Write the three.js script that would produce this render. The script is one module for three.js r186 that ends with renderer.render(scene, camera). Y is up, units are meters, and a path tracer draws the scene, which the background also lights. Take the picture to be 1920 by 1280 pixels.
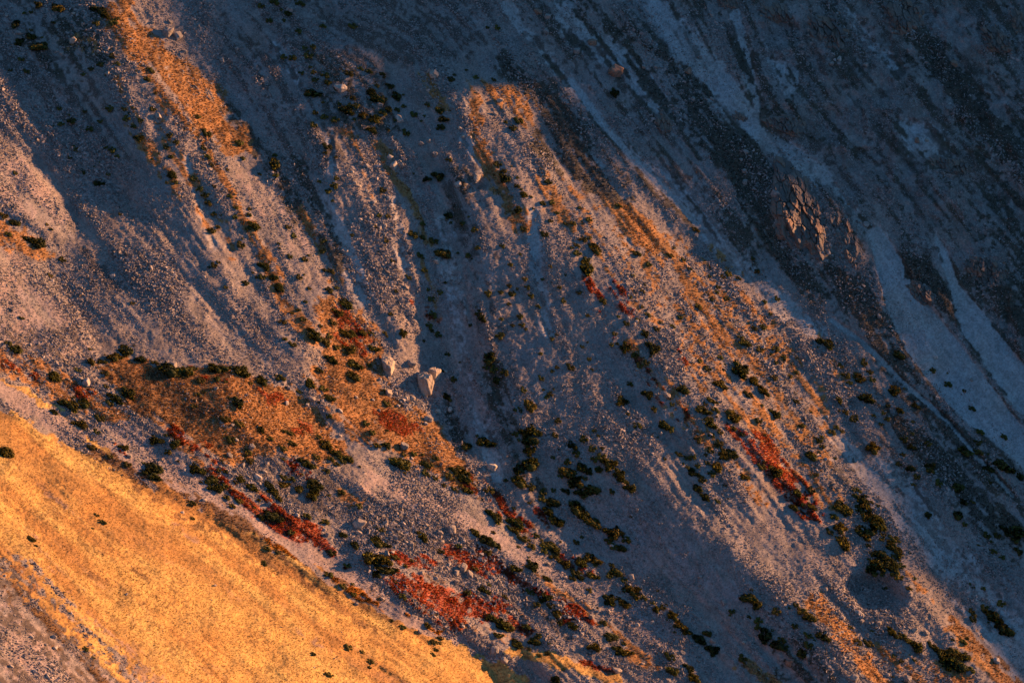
import * as THREE from 'three';
import { ConvexGeometry } from 'three/addons/geometries/ConvexGeometry.js';
import { mergeVertices } from 'three/addons/utils/BufferGeometryUtils.js';

// ------------------------------------------------------------------ camera, sky, sun, exposure
const scene = new THREE.Scene();
const PITCH = 10 * Math.PI / 180, DIST = 500, FOCAL = 5000;           // telephoto across the valley, looking 10 degrees down
const UP = new THREE.Vector3(0, Math.cos(PITCH), -Math.sin(PITCH));
const NEARER = new THREE.Vector3(0, Math.sin(PITCH), Math.cos(PITCH));
const camera = new THREE.PerspectiveCamera(2 * Math.atan(640 / FOCAL) * 180 / Math.PI, 1.5, 10, 4000);
camera.position.copy(NEARER).multiplyScalar(DIST);
camera.lookAt(0, 0, 0);

const SUN_UP = 13 * Math.PI / 180, SUN_BACK = 24 * Math.PI / 180;     // low sun, from the right and a little behind the slope
const SUN = new THREE.Vector3(Math.cos(SUN_UP) * Math.cos(SUN_BACK), Math.sin(SUN_UP), -Math.cos(SUN_UP) * Math.sin(SUN_BACK));
const sun = new THREE.DirectionalLight(new THREE.Color().setRGB(1, 0.475, 0.20), 5);
sun.name = 'sun';
sun.position.copy(SUN).multiplyScalar(700);
sun.castShadow = true;
sun.shadow.radius = 1.3;
sun.shadow.mapSize.set(4096, 4096);
Object.assign(sun.shadow.camera, { left: -260, right: 260, top: 260, bottom: -260, near: 1, far: 1500 });
scene.add(sun, sun.target);

{ // clear evening sky: deep blue overhead, paler towards the horizon, a broad warm glow round the low sun
  const w = 256, h = 128, d = new Float32Array(w * h * 4);
  for (let j = 0; j < h; j++) for (let i = 0; i < w; i++) {
    const lat = ((j + 0.5) / h - 0.5) * Math.PI, lon = ((i + 0.5) / w - 0.5) * 2 * Math.PI;
    const x = Math.cos(lon) * Math.cos(lat), y = Math.sin(lat), z = Math.sin(lon) * Math.cos(lat);
    const t = Math.pow(1 - Math.max(0, y), 3), c = Math.max(0, x * SUN.x + y * SUN.y + z * SUN.z), g = 0.5 * Math.pow(c, 5);
    const o = (j * w + i) * 4;
    d[o] = 0.020 + 0.012 * t + 0.07 * g; d[o + 1] = 0.058 + 0.024 * t + 0.045 * g; d[o + 2] = 0.124 + 0.030 * t + 0.03 * g; d[o + 3] = 1;
  }
  const sky = new THREE.DataTexture(d, w, h, THREE.RGBAFormat, THREE.FloatType);
  sky.mapping = THREE.EquirectangularReflectionMapping;
  sky.magFilter = sky.minFilter = THREE.LinearFilter;
  sky.needsUpdate = true;
  scene.background = sky; scene.environment = sky;
}
const renderer = new THREE.WebGLRenderer({ antialias: true });
renderer.toneMapping = THREE.LinearToneMapping;
renderer.toneMappingExposure = 2.85;
renderer.shadowMap.enabled = true;

// ------------------------------------------------------------------ helpers
function rng(seed) { let a = seed >>> 0; return () => { a = (a + 0x6D2B79F5) | 0; let t = Math.imul(a ^ (a >>> 15), 1 | a); t = (t + Math.imul(t ^ (t >>> 7), 61 | t)) ^ t; return ((t ^ (t >>> 14)) >>> 0) / 4294967296; }; }
const clamp = (x, a = 0, b = 1) => Math.min(b, Math.max(a, x)), mix = (a, b, t) => a + (b - a) * t;
const sstep = (a, b, x) => { const t = clamp((x - a) / (b - a)); return t * t * (3 - 2 * t); };
function hash(ix, iy, s) { let h = Math.imul(ix, 374761393) ^ Math.imul(iy, 668265263) ^ Math.imul(s, 1274126177); h = Math.imul(h ^ (h >>> 13), 1274126177); h ^= h >>> 16; return (h >>> 0) / 4294967296; }
function noise(x, y, s = 0) {                                          // smooth value noise, -1 .. 1
  const ix = Math.floor(x), iy = Math.floor(y), fx = x - ix, fy = y - iy, u = fx * fx * (3 - 2 * fx), v = fy * fy * (3 - 2 * fy);
  return mix(mix(hash(ix, iy, s), hash(ix + 1, iy, s), u), mix(hash(ix, iy + 1, s), hash(ix + 1, iy + 1, s), u), v) * 2 - 1;
}
function fbm(x, y, n, s = 0) { let a = 0, k = 1, t = 0; for (let i = 0; i < n; i++) { a += k * noise(x, y, s + i * 17); t += k; k *= 0.5; x = x * 2.03 + 11.3; y = y * 2.03 + 5.7; } return a / t; }
const taken = {};
function numbered(name) { const n = taken[name] = (taken[name] ?? -1) + 1; return n ? name + '_' + String(n).padStart(3, '0') : name; }
function tag(o, label, category, group, kind) { Object.assign(o.userData, { label, category }); if (group) o.userData.group = group; if (kind) o.userData.kind = kind; return o; }
function shadows(o) { o.traverse((c) => { if (c.isMesh) c.castShadow = c.receiveShadow = true; }); return o; }

// The hillside is surveyed in bearings from the far side of the valley: sx to the right, sy down, 5000 to the radian, and w metres nearer than the centre of the slope.
function place(sx, sy, w, out = new THREE.Vector3()) {
  const k = (DIST - w) / FOCAL, v = (640 - sy) * k;
  return out.set((sx - 960) * k, v * UP.y + w * NEARER.y, v * UP.z + w * NEARER.z);
}
const metresPer = (w) => (DIST - w) / FOCAL;

// areas: a polygon, or a strip of width w along a line; edges s wide
function area(pts, v, { w = 0, s = 12 } = {}) {
  const a = { pts, v, w, s, x0: 1e9, x1: -1e9, y0: 1e9, y1: -1e9 }, m = w / 2 + s;
  for (const [x, y] of pts) { a.x0 = Math.min(a.x0, x - m); a.x1 = Math.max(a.x1, x + m); a.y0 = Math.min(a.y0, y - m); a.y1 = Math.max(a.y1, y + m); }
  return a;
}
function inside(a, x, y) {
  if (x < a.x0 || x > a.x1 || y < a.y0 || y > a.y1) return 0;
  const p = a.pts, n = p.length;
  let d = 1e9, sign = 1;
  for (let i = a.w ? 1 : 0, j = a.w ? 0 : n - 1; i < n; j = i++) {
    const ex = p[j][0] - p[i][0], ey = p[j][1] - p[i][1], wx = x - p[i][0], wy = y - p[i][1], t = clamp((wx * ex + wy * ey) / (ex * ex + ey * ey));
    const bx = wx - ex * t, by = wy - ey * t;
    d = Math.min(d, bx * bx + by * by);
    if (!a.w) { const c1 = y >= p[i][1], c2 = y < p[j][1], c3 = ex * wy > ey * wx; if ((c1 && c2 && c3) || (!c1 && !c2 && !c3)) sign = -sign; }
  }
  d = Math.sqrt(d);
  d = a.w ? d - a.w / 2 : sign * d;
  return 1 - sstep(-a.s, a.s, d);
}

// ------------------------------------------------------------------ the shape of the slope
// How far each stretch of ground leans towards the right-hand valley: 0 leans back to the left, 1 faces squarely down to the right.
const LEAN = [
  area([[-400, 740], [60, 795], [250, 895], [450, 1005], [640, 1105], [830, 1200], [1010, 1300], [1010, 1600], [-400, 1600]], 0.75, { s: 24 }),
  area([[-100, 790], [100, 850], [300, 945], [480, 1060], [640, 1150], [800, 1225], [900, 1280]], 0.93, { w: 60, s: 26 }),
  area([[-400, 960], [40, 1040], [150, 1150], [300, 1320], [-400, 1500]], 0.66, { s: 30 }),
  area([[200, 868], [330, 930], [480, 1010], [620, 1095], [740, 1160]], 0.44, { w: 34 }),
  area([[-20, 700], [110, 785], [300, 885], [450, 975], [600, 1060], [800, 1180]], 0.66, { w: 34 }),
  area([[-200, 240], [20, 260], [90, 340], [140, 420], [100, 480], [-200, 400]], 0.84),
  area([[-200, 420], [20, 470], [70, 515], [120, 575], [176, 660], [120, 690], [-200, 610]], 0.82),
  area([[62, 495], [110, 555], [172, 645]], 0.95, { w: 26 }),
  area([[190, 560], [235, 640], [330, 690]], 0.40, { w: 30 }),
  area([[-60, 600], [60, 600], [130, 660], [60, 680], [-60, 650]], 0.5),
  area([[0, 380], [70, 430], [130, 480]], 0.30, { w: 18 }), area([[165, 470], [235, 520]], 0.28, { w: 26 }),
  area([[220, 300], [330, 430], [420, 560], [520, 690]], 0.60, { w: 130 }),
  area([[-60, -60], [190, -60], [205, 120], [250, 230], [330, 400], [400, 500], [360, 520], [240, 390], [120, 250], [50, 130], [0, 70], [-60, 40]], 0.10, { s: 26 }),
  area([[345, 490], [420, 565], [440, 600]], 0.12, { w: 44 }), area([[470, 575], [500, 610], [530, 645]], 0.08, { w: 30 }), area([[250, 610], [312, 660]], 0.15, { w: 18 }), area([[442, 620], [500, 668]], 0.28, { w: 26 }),
  area([[300, 430], [400, 530], [455, 590]], 0.62, { w: 16 }), area([[430, 520], [500, 585], [545, 640], [620, 720]], 0.62, { w: 18 }),
  area([[200, -60], [310, -60], [335, 90], [378, 138], [425, 165], [475, 260], [450, 310], [545, 400], [605, 480], [640, 600], [600, 640], [555, 520], [480, 440], [400, 350], [320, 250], [260, 150]], 0.62),
  area([[310, 110], [395, 155], [430, 215], [400, 270], [350, 220], [290, 150]], 0.86), area([[440, 330], [520, 400], [560, 470]], 0.72, { w: 40 }),
  area([[430, 140], [520, 230], [570, 340], [610, 420], [650, 520], [660, 580]], 0.05, { w: 40 }),
  area([[470, 60], [640, 90], [660, 230], [620, 400], [560, 330], [480, 200]], 0.15, { s: 24 }),
  area([[628, 245], [705, 272], [755, 330], [800, 420], [805, 470], [770, 460], [700, 410], [650, 380], [625, 300]], 0.62),
  area([[640, 300], [740, 450], [770, 560], [780, 650], [710, 640], [690, 520], [640, 400]], 0.48), area([[615, 400], [650, 480], [690, 590]], 0.22, { w: 34 }),
  area([[790, 300], [870, 280], [905, 400], [935, 600], [965, 800], [985, 930], [1050, 990], [960, 950], [880, 860], [838, 780], [830, 600], [800, 480]], 0.10, { s: 20 }),
  area([[740, 100], [860, 150], [880, 260], [820, 330], [700, 240]], 0.2, { s: 26 }),
  area([[600, 560], [690, 590], [745, 680], [820, 730], [835, 800], [875, 880], [760, 840], [640, 800], [560, 720]], 0.80),
  area([[740, 590], [810, 615], [835, 700], [845, 770], [790, 760], [750, 670]], 0.84),
  area([[170, 665], [380, 690], [420, 760], [330, 805], [215, 780]], 0.48, { s: 20 }), area([[440, 695], [545, 722], [645, 835], [640, 865], [520, 840], [430, 790]], 0.85, { s: 18 }),
  area([[300, 800], [430, 820], [620, 960], [600, 1010], [450, 920]], 0.60), area([[450, 850], [600, 880], [640, 1000], [540, 950]], 0.48),
  area([[640, 830], [760, 880], [900, 950], [1000, 1010], [1100, 1090], [1000, 1070], [860, 990], [700, 910]], 0.62), area([[700, 905], [860, 985], [1000, 1060], [1150, 1160]], 0.80, { w: 16 }),
  area([[640, 940], [820, 990], [920, 1040], [840, 1040], [680, 1000]], 0.36), area([[700, 1020], [880, 1030], [1000, 1120], [960, 1190], [820, 1170], [720, 1100]], 0.74), area([[1000, 1090], [1180, 1180], [1340, 1290], [1150, 1270], [1020, 1190]], 0.58),
  area([[960, 850], [1080, 830], [1200, 860], [1300, 930], [1350, 1010], [1420, 1110], [1450, 1180], [1400, 1190], [1270, 1120], [1120, 1020]], 0.16, { s: 26 }),
  area([[880, 185], [1000, 165], [1010, 260], [1100, 340], [1260, 410], [1400, 520], [1560, 640], [1610, 760], [1570, 900], [1480, 970], [1380, 840], [1250, 720], [1140, 580], [1050, 450], [960, 330], [895, 270]], 0.60, { s: 22 }),
  area([[1110, 400], [1300, 470], [1440, 620], [1520, 800], [1530, 930], [1440, 880], [1300, 700], [1160, 520]], 0.72, { s: 24 }), area([[900, 170], [990, 175], [1000, 210]], 0.82, { w: 34 }),
  area([[930, 360], [1000, 520], [1060, 680], [1140, 810]], 0.40, { w: 70, s: 26 }), area([[1000, 420], [1010, 500], [1020, 570]], 0.18, { w: 24 }), area([[1190, 700], [1240, 780], [1290, 860]], 0.22, { w: 40, s: 20 }),
  area([[1340, 980], [1450, 1060], [1550, 1160], [1630, 1180], [1720, 1090], [1810, 1150], [1920, 1300], [1600, 1300], [1540, 1180], [1450, 1120], [1380, 1050]], 0.56, { s: 18 }),
  area([[1480, 880], [1560, 900], [1600, 1000], [1560, 1080], [1440, 1000]], 0.44, { s: 26 }), area([[1350, 980], [1420, 1060], [1500, 1130]], 0.66, { w: 26 }), area([[1530, 1130], [1585, 1195], [1650, 1285]], 0.90, { w: 30 }), area([[1730, 1090], [1800, 1170], [1900, 1285]], 0.86, { w: 36 }),
  area([[1430, 1150], [1530, 1190], [1590, 1290], [1470, 1290], [1400, 1200]], 0.05, { s: 16 }), area([[920, 1245], [1000, 1250], [1100, 1290], [940, 1310]], 0.02, { s: 8 }),
  area([[960, 1228], [1060, 1244], [1160, 1280]], 0.86, { w: 16, s: 8 }), area([[1250, 1170], [1340, 1250], [1420, 1300]], 0.2, { w: 26 }),
];
const GS = 8, GX0 = -320, GY0 = -240, GW = 321, GH = 221;             // coarse grid of the survey
const coarse = new Float64Array(GW * GH);
{
  const gx = new Float64Array(GW * GH), step = GS * 0.1, DY = 1.1;
  for (let j = 0; j < GH; j++) for (let i = 0; i < GW; i++) {
    const x = GX0 + i * GS + 4, y = GY0 + j * GS + 4;
    let l = 0.42;
    for (const a of LEAN) { const m = inside(a, x + 10 * noise(x / 50, y / 50, 5), y + 10 * noise(x / 50, y / 50, 6)); if (m > 0) l = mix(l, a.v, m); }
    gx[j * GW + i] = (l < 0.5 ? mix(0.15, -0.36, l / 0.5) : mix(-0.36, -1.38, (l - 0.5) / 0.5)) * step;
    coarse[j * GW + i] = -0.05 * (x - 960) + 0.11 * (y - 640);
  }
  const A = 1, B = 0.22, gy = DY * step;                               // keep the lean, and in between the general fall of the slope
  for (let it = 0; it < 900; it++) for (let j = 0; j < GH; j++) for (let i = 0; i < GW; i++) {
    const o = j * GW + i; let s = 0, t = 0;
    if (i > 0) { s += A * (coarse[o - 1] + gx[o - 1]); t += A; }
    if (i < GW - 1) { s += A * (coarse[o + 1] - gx[o]); t += A; }
    if (j > 0) { s += B * (coarse[o - GW] + gy); t += B; }
    if (j < GH - 1) { s += B * (coarse[o + GW] - gy); t += B; }
    coarse[o] += 1.95 * (s / t - coarse[o]);
  }
  const mid = coarse[110 * GW + 160];
  for (let o = 0; o < GW * GH; o++) coarse[o] -= mid;
}
function cubic(a, b, c, d, t) { return b + 0.5 * t * (c - a + t * (2 * a - 5 * b + 4 * c - d + t * (3 * (b - c) + d - a))); }
function broad(x, y) {
  let fx = (x - GX0) / GS, fy = (y - GY0) / GS, extra = 0;
  const cx = clamp(fx, 1, GW - 3), cy = clamp(fy, 1, GH - 3);
  extra = -0.03 * (fx - cx) * GS + 0.10 * (fy - cy) * GS;
  const i = Math.floor(cx), j = Math.floor(cy), u = cx - i, v = cy - j, r = [];
  for (let k = -1; k < 3; k++) { const o = (j + k) * GW + i; r.push(cubic(coarse[o - 1], coarse[o], coarse[o + 1], coarse[o + 2], u)); }
  return cubic(r[0], r[1], r[2], r[3], v) + extra;
}

// the fall line: which way water and stones run, degrees below the horizontal
const FALL = [[300, 1000, 33], [60, 1150, 46], [250, 1230, 42], [700, 1200, 30], [300, 880, 34], [100, 400, 48], [60, 600, 48], [400, 500, 51], [120, 150, 58], [300, 620, 45], [330, 200, 56], [430, 380, 60], [580, 480, 64], [600, 200, 62], [740, 400, 68], [870, 600, 78], [940, 850, 72], [1000, 500, 72], [1000, 700, 70],
  [1150, 600, 58], [1300, 650, 52], [1250, 430, 48], [1500, 800, 52], [1200, 250, 52], [1100, 100, 50], [1350, 200, 50], [1400, 100, 72], [1500, 400, 62], [1650, 500, 60], [1800, 700, 50], [1720, 780, 47], [1700, 950, 50], [1850, 1150, 47], [1900, 300, 48], [1700, 150, 50], [1600, 250, 45], [700, 950, 36], [1000, 1050, 36], [1250, 1170, 40], [1150, 950, 55], [1350, 1000, 52], [1500, 1150, 45], [700, 50, 25], [800, 170, 62], [250, 750, 36], [550, 780, 42], [700, 700, 48], [450, 900, 38], [900, 250, 60]];
const FS = 20, FW = 118, FH = 84, FX0 = -200, FY0 = -200, fallX = new Float32Array(FW * FH), fallY = new Float32Array(FW * FH);
for (let j = 0; j < FH; j++) for (let i = 0; i < FW; i++) {
  const x = FX0 + i * FS, y = FY0 + j * FS; let a = 0, t = 0;
  for (const [px, py, d] of FALL) { const w = 1 / Math.pow((x - px) ** 2 + (y - py) ** 2 + 900, 1.5); a += w * d; t += w; }
  a = a / t * Math.PI / 180; fallX[j * FW + i] = Math.cos(a); fallY[j * FW + i] = Math.sin(a);
}
// rills: noise drawn out along the fall line
const RS = 2.5, RX0 = -190, RY0 = -190, RW = 920, RH = 664;
function drawnOut(cell, reach, seed) {
  const src = new Float32Array(RW * RH), out = new Float32Array(RW * RH);
  for (let j = 0; j < RH; j++) for (let i = 0; i < RW; i++) src[j * RW + i] = noise(i * RS / cell, j * RS / cell, seed);
  const n = Math.round(reach / (RS * 1.6));
  let sum = 0, sq = 0;
  for (let j = 0; j < RH; j++) for (let i = 0; i < RW; i++) {
    let a = 0, c = 0;
    for (const dir of [1, -1]) {
      let x = i, y = j;
      for (let k = 0; k < n; k++) {
        const gi = clamp(Math.round((x * RS + RX0 - FX0) / FS), 0, FW - 1), gj = clamp(Math.round((y * RS + RY0 - FY0) / FS), 0, FH - 1), o = gj * FW + gi;
        x += dir * fallX[o] * 1.6; y += dir * fallY[o] * 1.6;
        const xi = Math.round(x), yi = Math.round(y);
        if (xi < 0 || yi < 0 || xi >= RW || yi >= RH) break;
        const w = 1 - k / n; a += src[yi * RW + xi] * w; c += w;
      }
    }
    const v = c ? a / c : 0; out[j * RW + i] = v; sum += v; sq += v * v;
  }
  const m = sum / out.length, sd = Math.sqrt(sq / out.length - m * m);
  for (let o = 0; o < out.length; o++) out[o] = (out[o] - m) / sd;
  return out;
}
function sample(f, x, y) {
  const u = clamp((x - RX0) / RS, 0, RW - 1.001), v = clamp((y - RY0) / RS, 0, RH - 1.001), i = Math.floor(u), j = Math.floor(v), o = j * RW + i;
  return mix(mix(f[o], f[o + 1], u - i), mix(f[o + RW], f[o + RW + 1], u - i), v - j);
}
const rillBroad = drawnOut(22, 150, 31), rillMid = drawnOut(9, 70, 47), rillFine = drawnOut(4, 34, 59);
console.log('slope solved');

// ------------------------------------------------------------------ what grows and lies on the slope
const S = (pts, v, w, s = 8) => area(pts, v, { w, s }), P = (pts, v, s = 12) => area(pts, v, { s });
const COVER = {
  pale: [
    P([[1625, 430], [1650, 420], [1690, 480], [1720, 540], [1760, 590], [1800, 640], [1860, 720], [1920, 800], [2080, 960], [2080, 1060], [1900, 860], [1820, 800], [1760, 740], [1690, 650], [1660, 570], [1640, 490]], 1.2, 5),
    P([[1745, 420], [1780, 470], [1800, 530], [1850, 590], [1920, 680], [2080, 860], [2080, 940], [1900, 760], [1850, 690], [1800, 620], [1780, 540], [1760, 470]], 1.15, 5),
    S([[1540, 320], [1600, 400], [1640, 450]], 1, 18), S([[1400, 230], [1470, 280], [1540, 330]], 0.95, 42), S([[1380, 20], [1400, 110], [1420, 200]], 1, 24), S([[1180, -20], [1290, 90], [1400, 220]], 0.95, 70, 14), S([[1050, -20], [1080, 60], [1150, 100]], 0.85, 50), S([[1140, 80], [1200, 130], [1240, 190]], 0.85, 34),
    S([[1070, 150], [1130, 230], [1180, 290], [1240, 350], [1300, 410]], 1.1, 20), S([[950, 10], [1010, 90], [1060, 150], [1090, 180]], 0.65, 24), S([[1080, 270], [1130, 310]], 0.9, 20), S([[1200, 300], [1280, 380], [1360, 460], [1440, 550], [1530, 620]], 0.6, 44), P([[1430, 100], [1500, 120], [1510, 185], [1460, 185]], 0.9), P([[1680, 220], [1750, 235], [1790, 292], [1700, 292]], 0.95), S([[1590, 20], [1640, 90], [1690, 130]], 0.7, 22), S([[1180, 130], [1210, 180], [1250, 210]], 0.8, 30),
    S([[1560, 600], [1620, 642], [1700, 722], [1780, 792], [1830, 852], [1900, 930]], 1.2, 12, 4), P([[1540, 820], [1640, 850], [1700, 900], [1760, 960], [1830, 1060], [1900, 1150], [1980, 1240], [1850, 1180], [1760, 1080], [1680, 980], [1600, 900]], 0.8, 34),
    S([[1002, 405], [1006, 480], [1016, 560], [1030, 620]], 0.8, 26, 10), S([[830, 420], [850, 560], [880, 700], [910, 830], [930, 890]], 0.5, 34, 16), S([[600, 380], [650, 470], [680, 560]], 0.62, 34, 14), S([[742, 380], [755, 500]], 0.7, 20, 12), S([[870, 260], [900, 310]], 0.9, 14), S([[620, 250], [622, 320]], 0.7, 16), S([[520, 80], [560, 160]], 0.6, 16), S([[350, 300], [380, 400], [400, 460]], 0.7, 14),
    P([[1830, 1180], [1920, 1180], [2000, 1300], [1900, 1290]], 0.8),
  ],
  fine: [
    S([[-80, 680], [100, 790], [260, 880], [440, 980], [600, 1062], [760, 1160], [880, 1225]], 1.1, 34), S([[200, 790], [420, 945], [560, 1015], [680, 1080]], 1.0, 34), S([[700, 905], [900, 1000], [1100, 1100], [1250, 1190]], 0.7, 40), P([[-100, 300], [40, 300], [130, 420], [-100, 400]], 0.7), P([[-100, 430], [20, 470], [176, 660], [100, 680], [-100, 600]], 0.6), S([[460, 330], [560, 460]], 0.6, 40), P([[1080, 940], [1200, 930], [1320, 1010], [1420, 1150], [1300, 1130], [1150, 1040]], 0.7, 20), P([[-100, 1010], [40, 1060], [150, 1180], [250, 1300], [-100, 1300]], 0.6),
  ],
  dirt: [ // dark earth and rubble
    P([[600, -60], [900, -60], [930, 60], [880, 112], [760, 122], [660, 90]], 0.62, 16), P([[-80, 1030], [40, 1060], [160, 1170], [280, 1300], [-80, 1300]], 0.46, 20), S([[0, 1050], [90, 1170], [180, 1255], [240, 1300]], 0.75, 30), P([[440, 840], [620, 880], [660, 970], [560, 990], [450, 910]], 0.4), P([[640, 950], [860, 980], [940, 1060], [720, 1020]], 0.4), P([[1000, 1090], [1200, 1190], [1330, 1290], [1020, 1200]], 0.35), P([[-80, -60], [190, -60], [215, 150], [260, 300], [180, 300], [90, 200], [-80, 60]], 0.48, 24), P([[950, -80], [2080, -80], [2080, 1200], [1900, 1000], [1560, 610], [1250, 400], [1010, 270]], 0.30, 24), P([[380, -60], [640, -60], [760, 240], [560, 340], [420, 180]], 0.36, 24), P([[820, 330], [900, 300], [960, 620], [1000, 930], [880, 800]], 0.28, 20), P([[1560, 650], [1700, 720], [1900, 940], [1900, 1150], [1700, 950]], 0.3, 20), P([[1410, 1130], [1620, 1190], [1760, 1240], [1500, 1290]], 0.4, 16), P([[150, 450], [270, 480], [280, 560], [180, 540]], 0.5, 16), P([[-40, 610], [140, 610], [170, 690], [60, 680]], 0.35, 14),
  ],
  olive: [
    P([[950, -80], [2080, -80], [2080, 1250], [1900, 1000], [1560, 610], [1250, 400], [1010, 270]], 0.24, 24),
    P([[940, 90], [1000, 150], [1080, 200], [1135, 320], [1220, 420], [1150, 395], [1050, 325], [1000, 280], [1005, 200], [930, 120]], 0.85), S([[1090, 10], [1200, 130], [1300, 230], [1400, 340], [1450, 420]], 0.62, 44), S([[1160, 60], [1250, 110], [1330, 180]], 0.8, 22), S([[1270, 140], [1340, 240], [1430, 330]], 0.75, 54), S([[1350, 40], [1392, 110], [1416, 180]], 0.7, 18),
    P([[1330, 230], [1420, 255], [1450, 330], [1440, 420], [1500, 490], [1560, 570], [1480, 530], [1400, 430]], 0.9), P([[1500, 470], [1570, 500], [1622, 520], [1690, 640], [1760, 770], [1720, 730], [1620, 610], [1540, 550]], 0.8), P([[1610, 590], [1700, 690], [1800, 790], [1900, 910], [1940, 980], [1830, 900], [1720, 780], [1640, 680]], 0.7), P([[1640, 740], [1760, 830], [1920, 990], [1920, 1080], [1780, 930], [1680, 820]], 0.85),
    P([[1690, 470], [1740, 480], [1790, 560], [1797, 605], [1760, 580], [1700, 520]], 1.1, 6), P([[1800, 480], [1960, 520], [1960, 690], [1860, 570], [1800, 520]], 0.8), P([[1760, 60], [1800, 120], [1960, 270], [1960, 350], [1800, 230], [1690, 110]], 0.8), S([[1700, 60], [1760, 160], [1860, 300], [1930, 400]], 0.6, 40), P([[1420, 130], [1480, 170], [1600, 250], [1640, 330], [1500, 260], [1420, 200]], 0.4), P([[1850, 330], [1930, 330], [1930, 560], [1820, 420]], 0.5),
    P([[380, 165], [430, 185], [545, 330], [585, 430], [560, 420], [500, 330], [420, 230]], 0.75), S([[560, 300], [600, 400], [640, 500]], 0.65, 26), P([[20, 20], [180, 20], [200, 120], [110, 140], [40, 90]], 0.5), S([[860, 330], [850, 420]], 0.45, 40), P([[840, 740], [870, 800], [880, 860], [850, 830], [830, 770]], 0.9), S([[925, 690], [940, 760], [975, 830], [1005, 930]], 0.7, 36), P([[560, 90], [660, 110], [720, 160], [760, 240], [680, 250], [600, 200]], 0.4, 20),
    S([[1290, 560], [1420, 700], [1560, 880]], 0.2, 120), P([[1440, 1180], [1540, 1200], [1580, 1290], [1450, 1290]], 0.6),
  ],
  tawny: [
    P([[180, 682], [230, 668], [330, 690], [440, 690], [540, 725], [600, 780], [640, 830], [662, 862], [600, 872], [520, 842], [440, 872], [380, 842], [300, 792], [230, 762]], 1.1), P([[-60, 630], [60, 668], [120, 700], [180, 730], [245, 780], [200, 802], [130, 762], [60, 718], [-60, 680]], 0.85), P([[590, 560], [640, 555], [700, 610], [740, 690], [700, 720], [780, 760], [830, 790], [880, 880], [905, 925], [850, 912], [760, 862], [660, 822], [600, 742], [570, 705], [620, 680], [600, 620]], 0.9),
    P([[190, 0], [240, -10], [262, 40], [300, 70], [340, 108], [378, 138], [422, 165], [432, 220], [475, 262], [470, 292], [430, 290], [400, 262], [422, 330], [410, 342], [370, 272], [330, 232], [300, 202], [278, 152], [240, 102], [200, 60]], 0.88), P([[130, 60], [180, 70], [180, 100], [130, 95]], 0.6),
    S([[215, 150], [250, 240], [300, 310], [330, 370]], 0.55, 22), S([[300, 230], [350, 330], [395, 430]], 0.6, 14), S([[400, 290], [450, 400], [480, 470], [520, 540], [545, 590]], 0.72, 18), S([[560, 395], [600, 460], [630, 530], [645, 590]], 0.85, 14), S([[475, 415], [500, 470], [525, 520]], 0.6, 14), S([[370, 330], [420, 430], [440, 480]], 0.4, 16), P([[500, 560], [600, 600], [620, 660], [560, 640]], 0.35),
    S([[645, 243], [680, 260], [722, 312], [762, 352], [790, 410], [803, 455]], 0.9, 11), S([[660, 270], [700, 350], [740, 430]], 0.45, 12), S([[706, 272], [730, 290]], 0.8, 10), S([[780, 440], [800, 520], [815, 600]], 0.4, 12),
    P([[870, 140], [930, 160], [990, 165], [1008, 205], [985, 250], [950, 205], [900, 190]], 0.65), S([[888, 200], [895, 245]], 0.85, 22), S([[905, 275], [930, 330], [960, 390], [978, 425]], 0.72, 34), S([[800, 150], [830, 200]], 0.35, 30),
    P([[1000, 300], [1100, 360], [1250, 420], [1350, 500], [1450, 600], [1540, 720], [1575, 870], [1480, 910], [1400, 810], [1300, 690], [1180, 570], [1080, 450], [1000, 370]], 0.40), P([[1165, 375], [1222, 418], [1252, 470], [1212, 482], [1165, 430]], 0.95), S([[1140, 420], [1165, 480], [1200, 520]], 0.7, 16), S([[1290, 555], [1330, 610], [1365, 660]], 0.75, 26), S([[1340, 470], [1400, 540], [1450, 610]], 0.6, 16), S([[1360, 500], [1420, 590]], 0.5, 16), P([[1260, 630], [1330, 670], [1360, 750], [1300, 730]], 0.62), P([[1370, 560], [1440, 620], [1480, 690], [1430, 680]], 0.6), S([[1180, 650], [1240, 720], [1290, 790]], 0.62, 28), S([[1310, 810], [1370, 870], [1430, 940]], 0.6, 26), P([[1440, 820], [1540, 870], [1600, 960], [1560, 960], [1480, 890]], 0.6), P([[1520, 600], [1600, 680], [1640, 780], [1560, 720]], 0.3),
    S([[1525, 1125], [1580, 1190], [1645, 1275]], 1.0, 34), S([[1790, 1170], [1850, 1230], [1910, 1295]], 0.85, 32), S([[1390, 1245], [1460, 1285]], 0.9, 18), P([[1640, 1210], [1760, 1235], [1850, 1290], [1650, 1300]], 0.65), S([[1700, 1080], [1740, 1120]], 0.5, 30),
    S([[985, 1062], [1080, 1132], [1180, 1202], [1250, 1235]], 0.5, 14), P([[-40, 390], [20, 410], [110, 480], [80, 485], [-40, 450]], 0.75), S([[330, 815], [400, 880], [480, 940]], 0.5, 34), P([[-80, 950], [40, 1010], [200, 1150], [320, 1300], [220, 1300], [100, 1150], [-80, 1040]], 0.3, 24), P([[640, 925], [680, 930], [690, 955], [650, 950]], 0.9), S([[1180, 1220], [1230, 1250]], 0.6, 16), S([[600, 690], [660, 720]], 0.5, 40),
    S([[860, 1160], [950, 1200], [1040, 1240]], 0.35, 20),
  ],
  yellow: [
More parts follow.
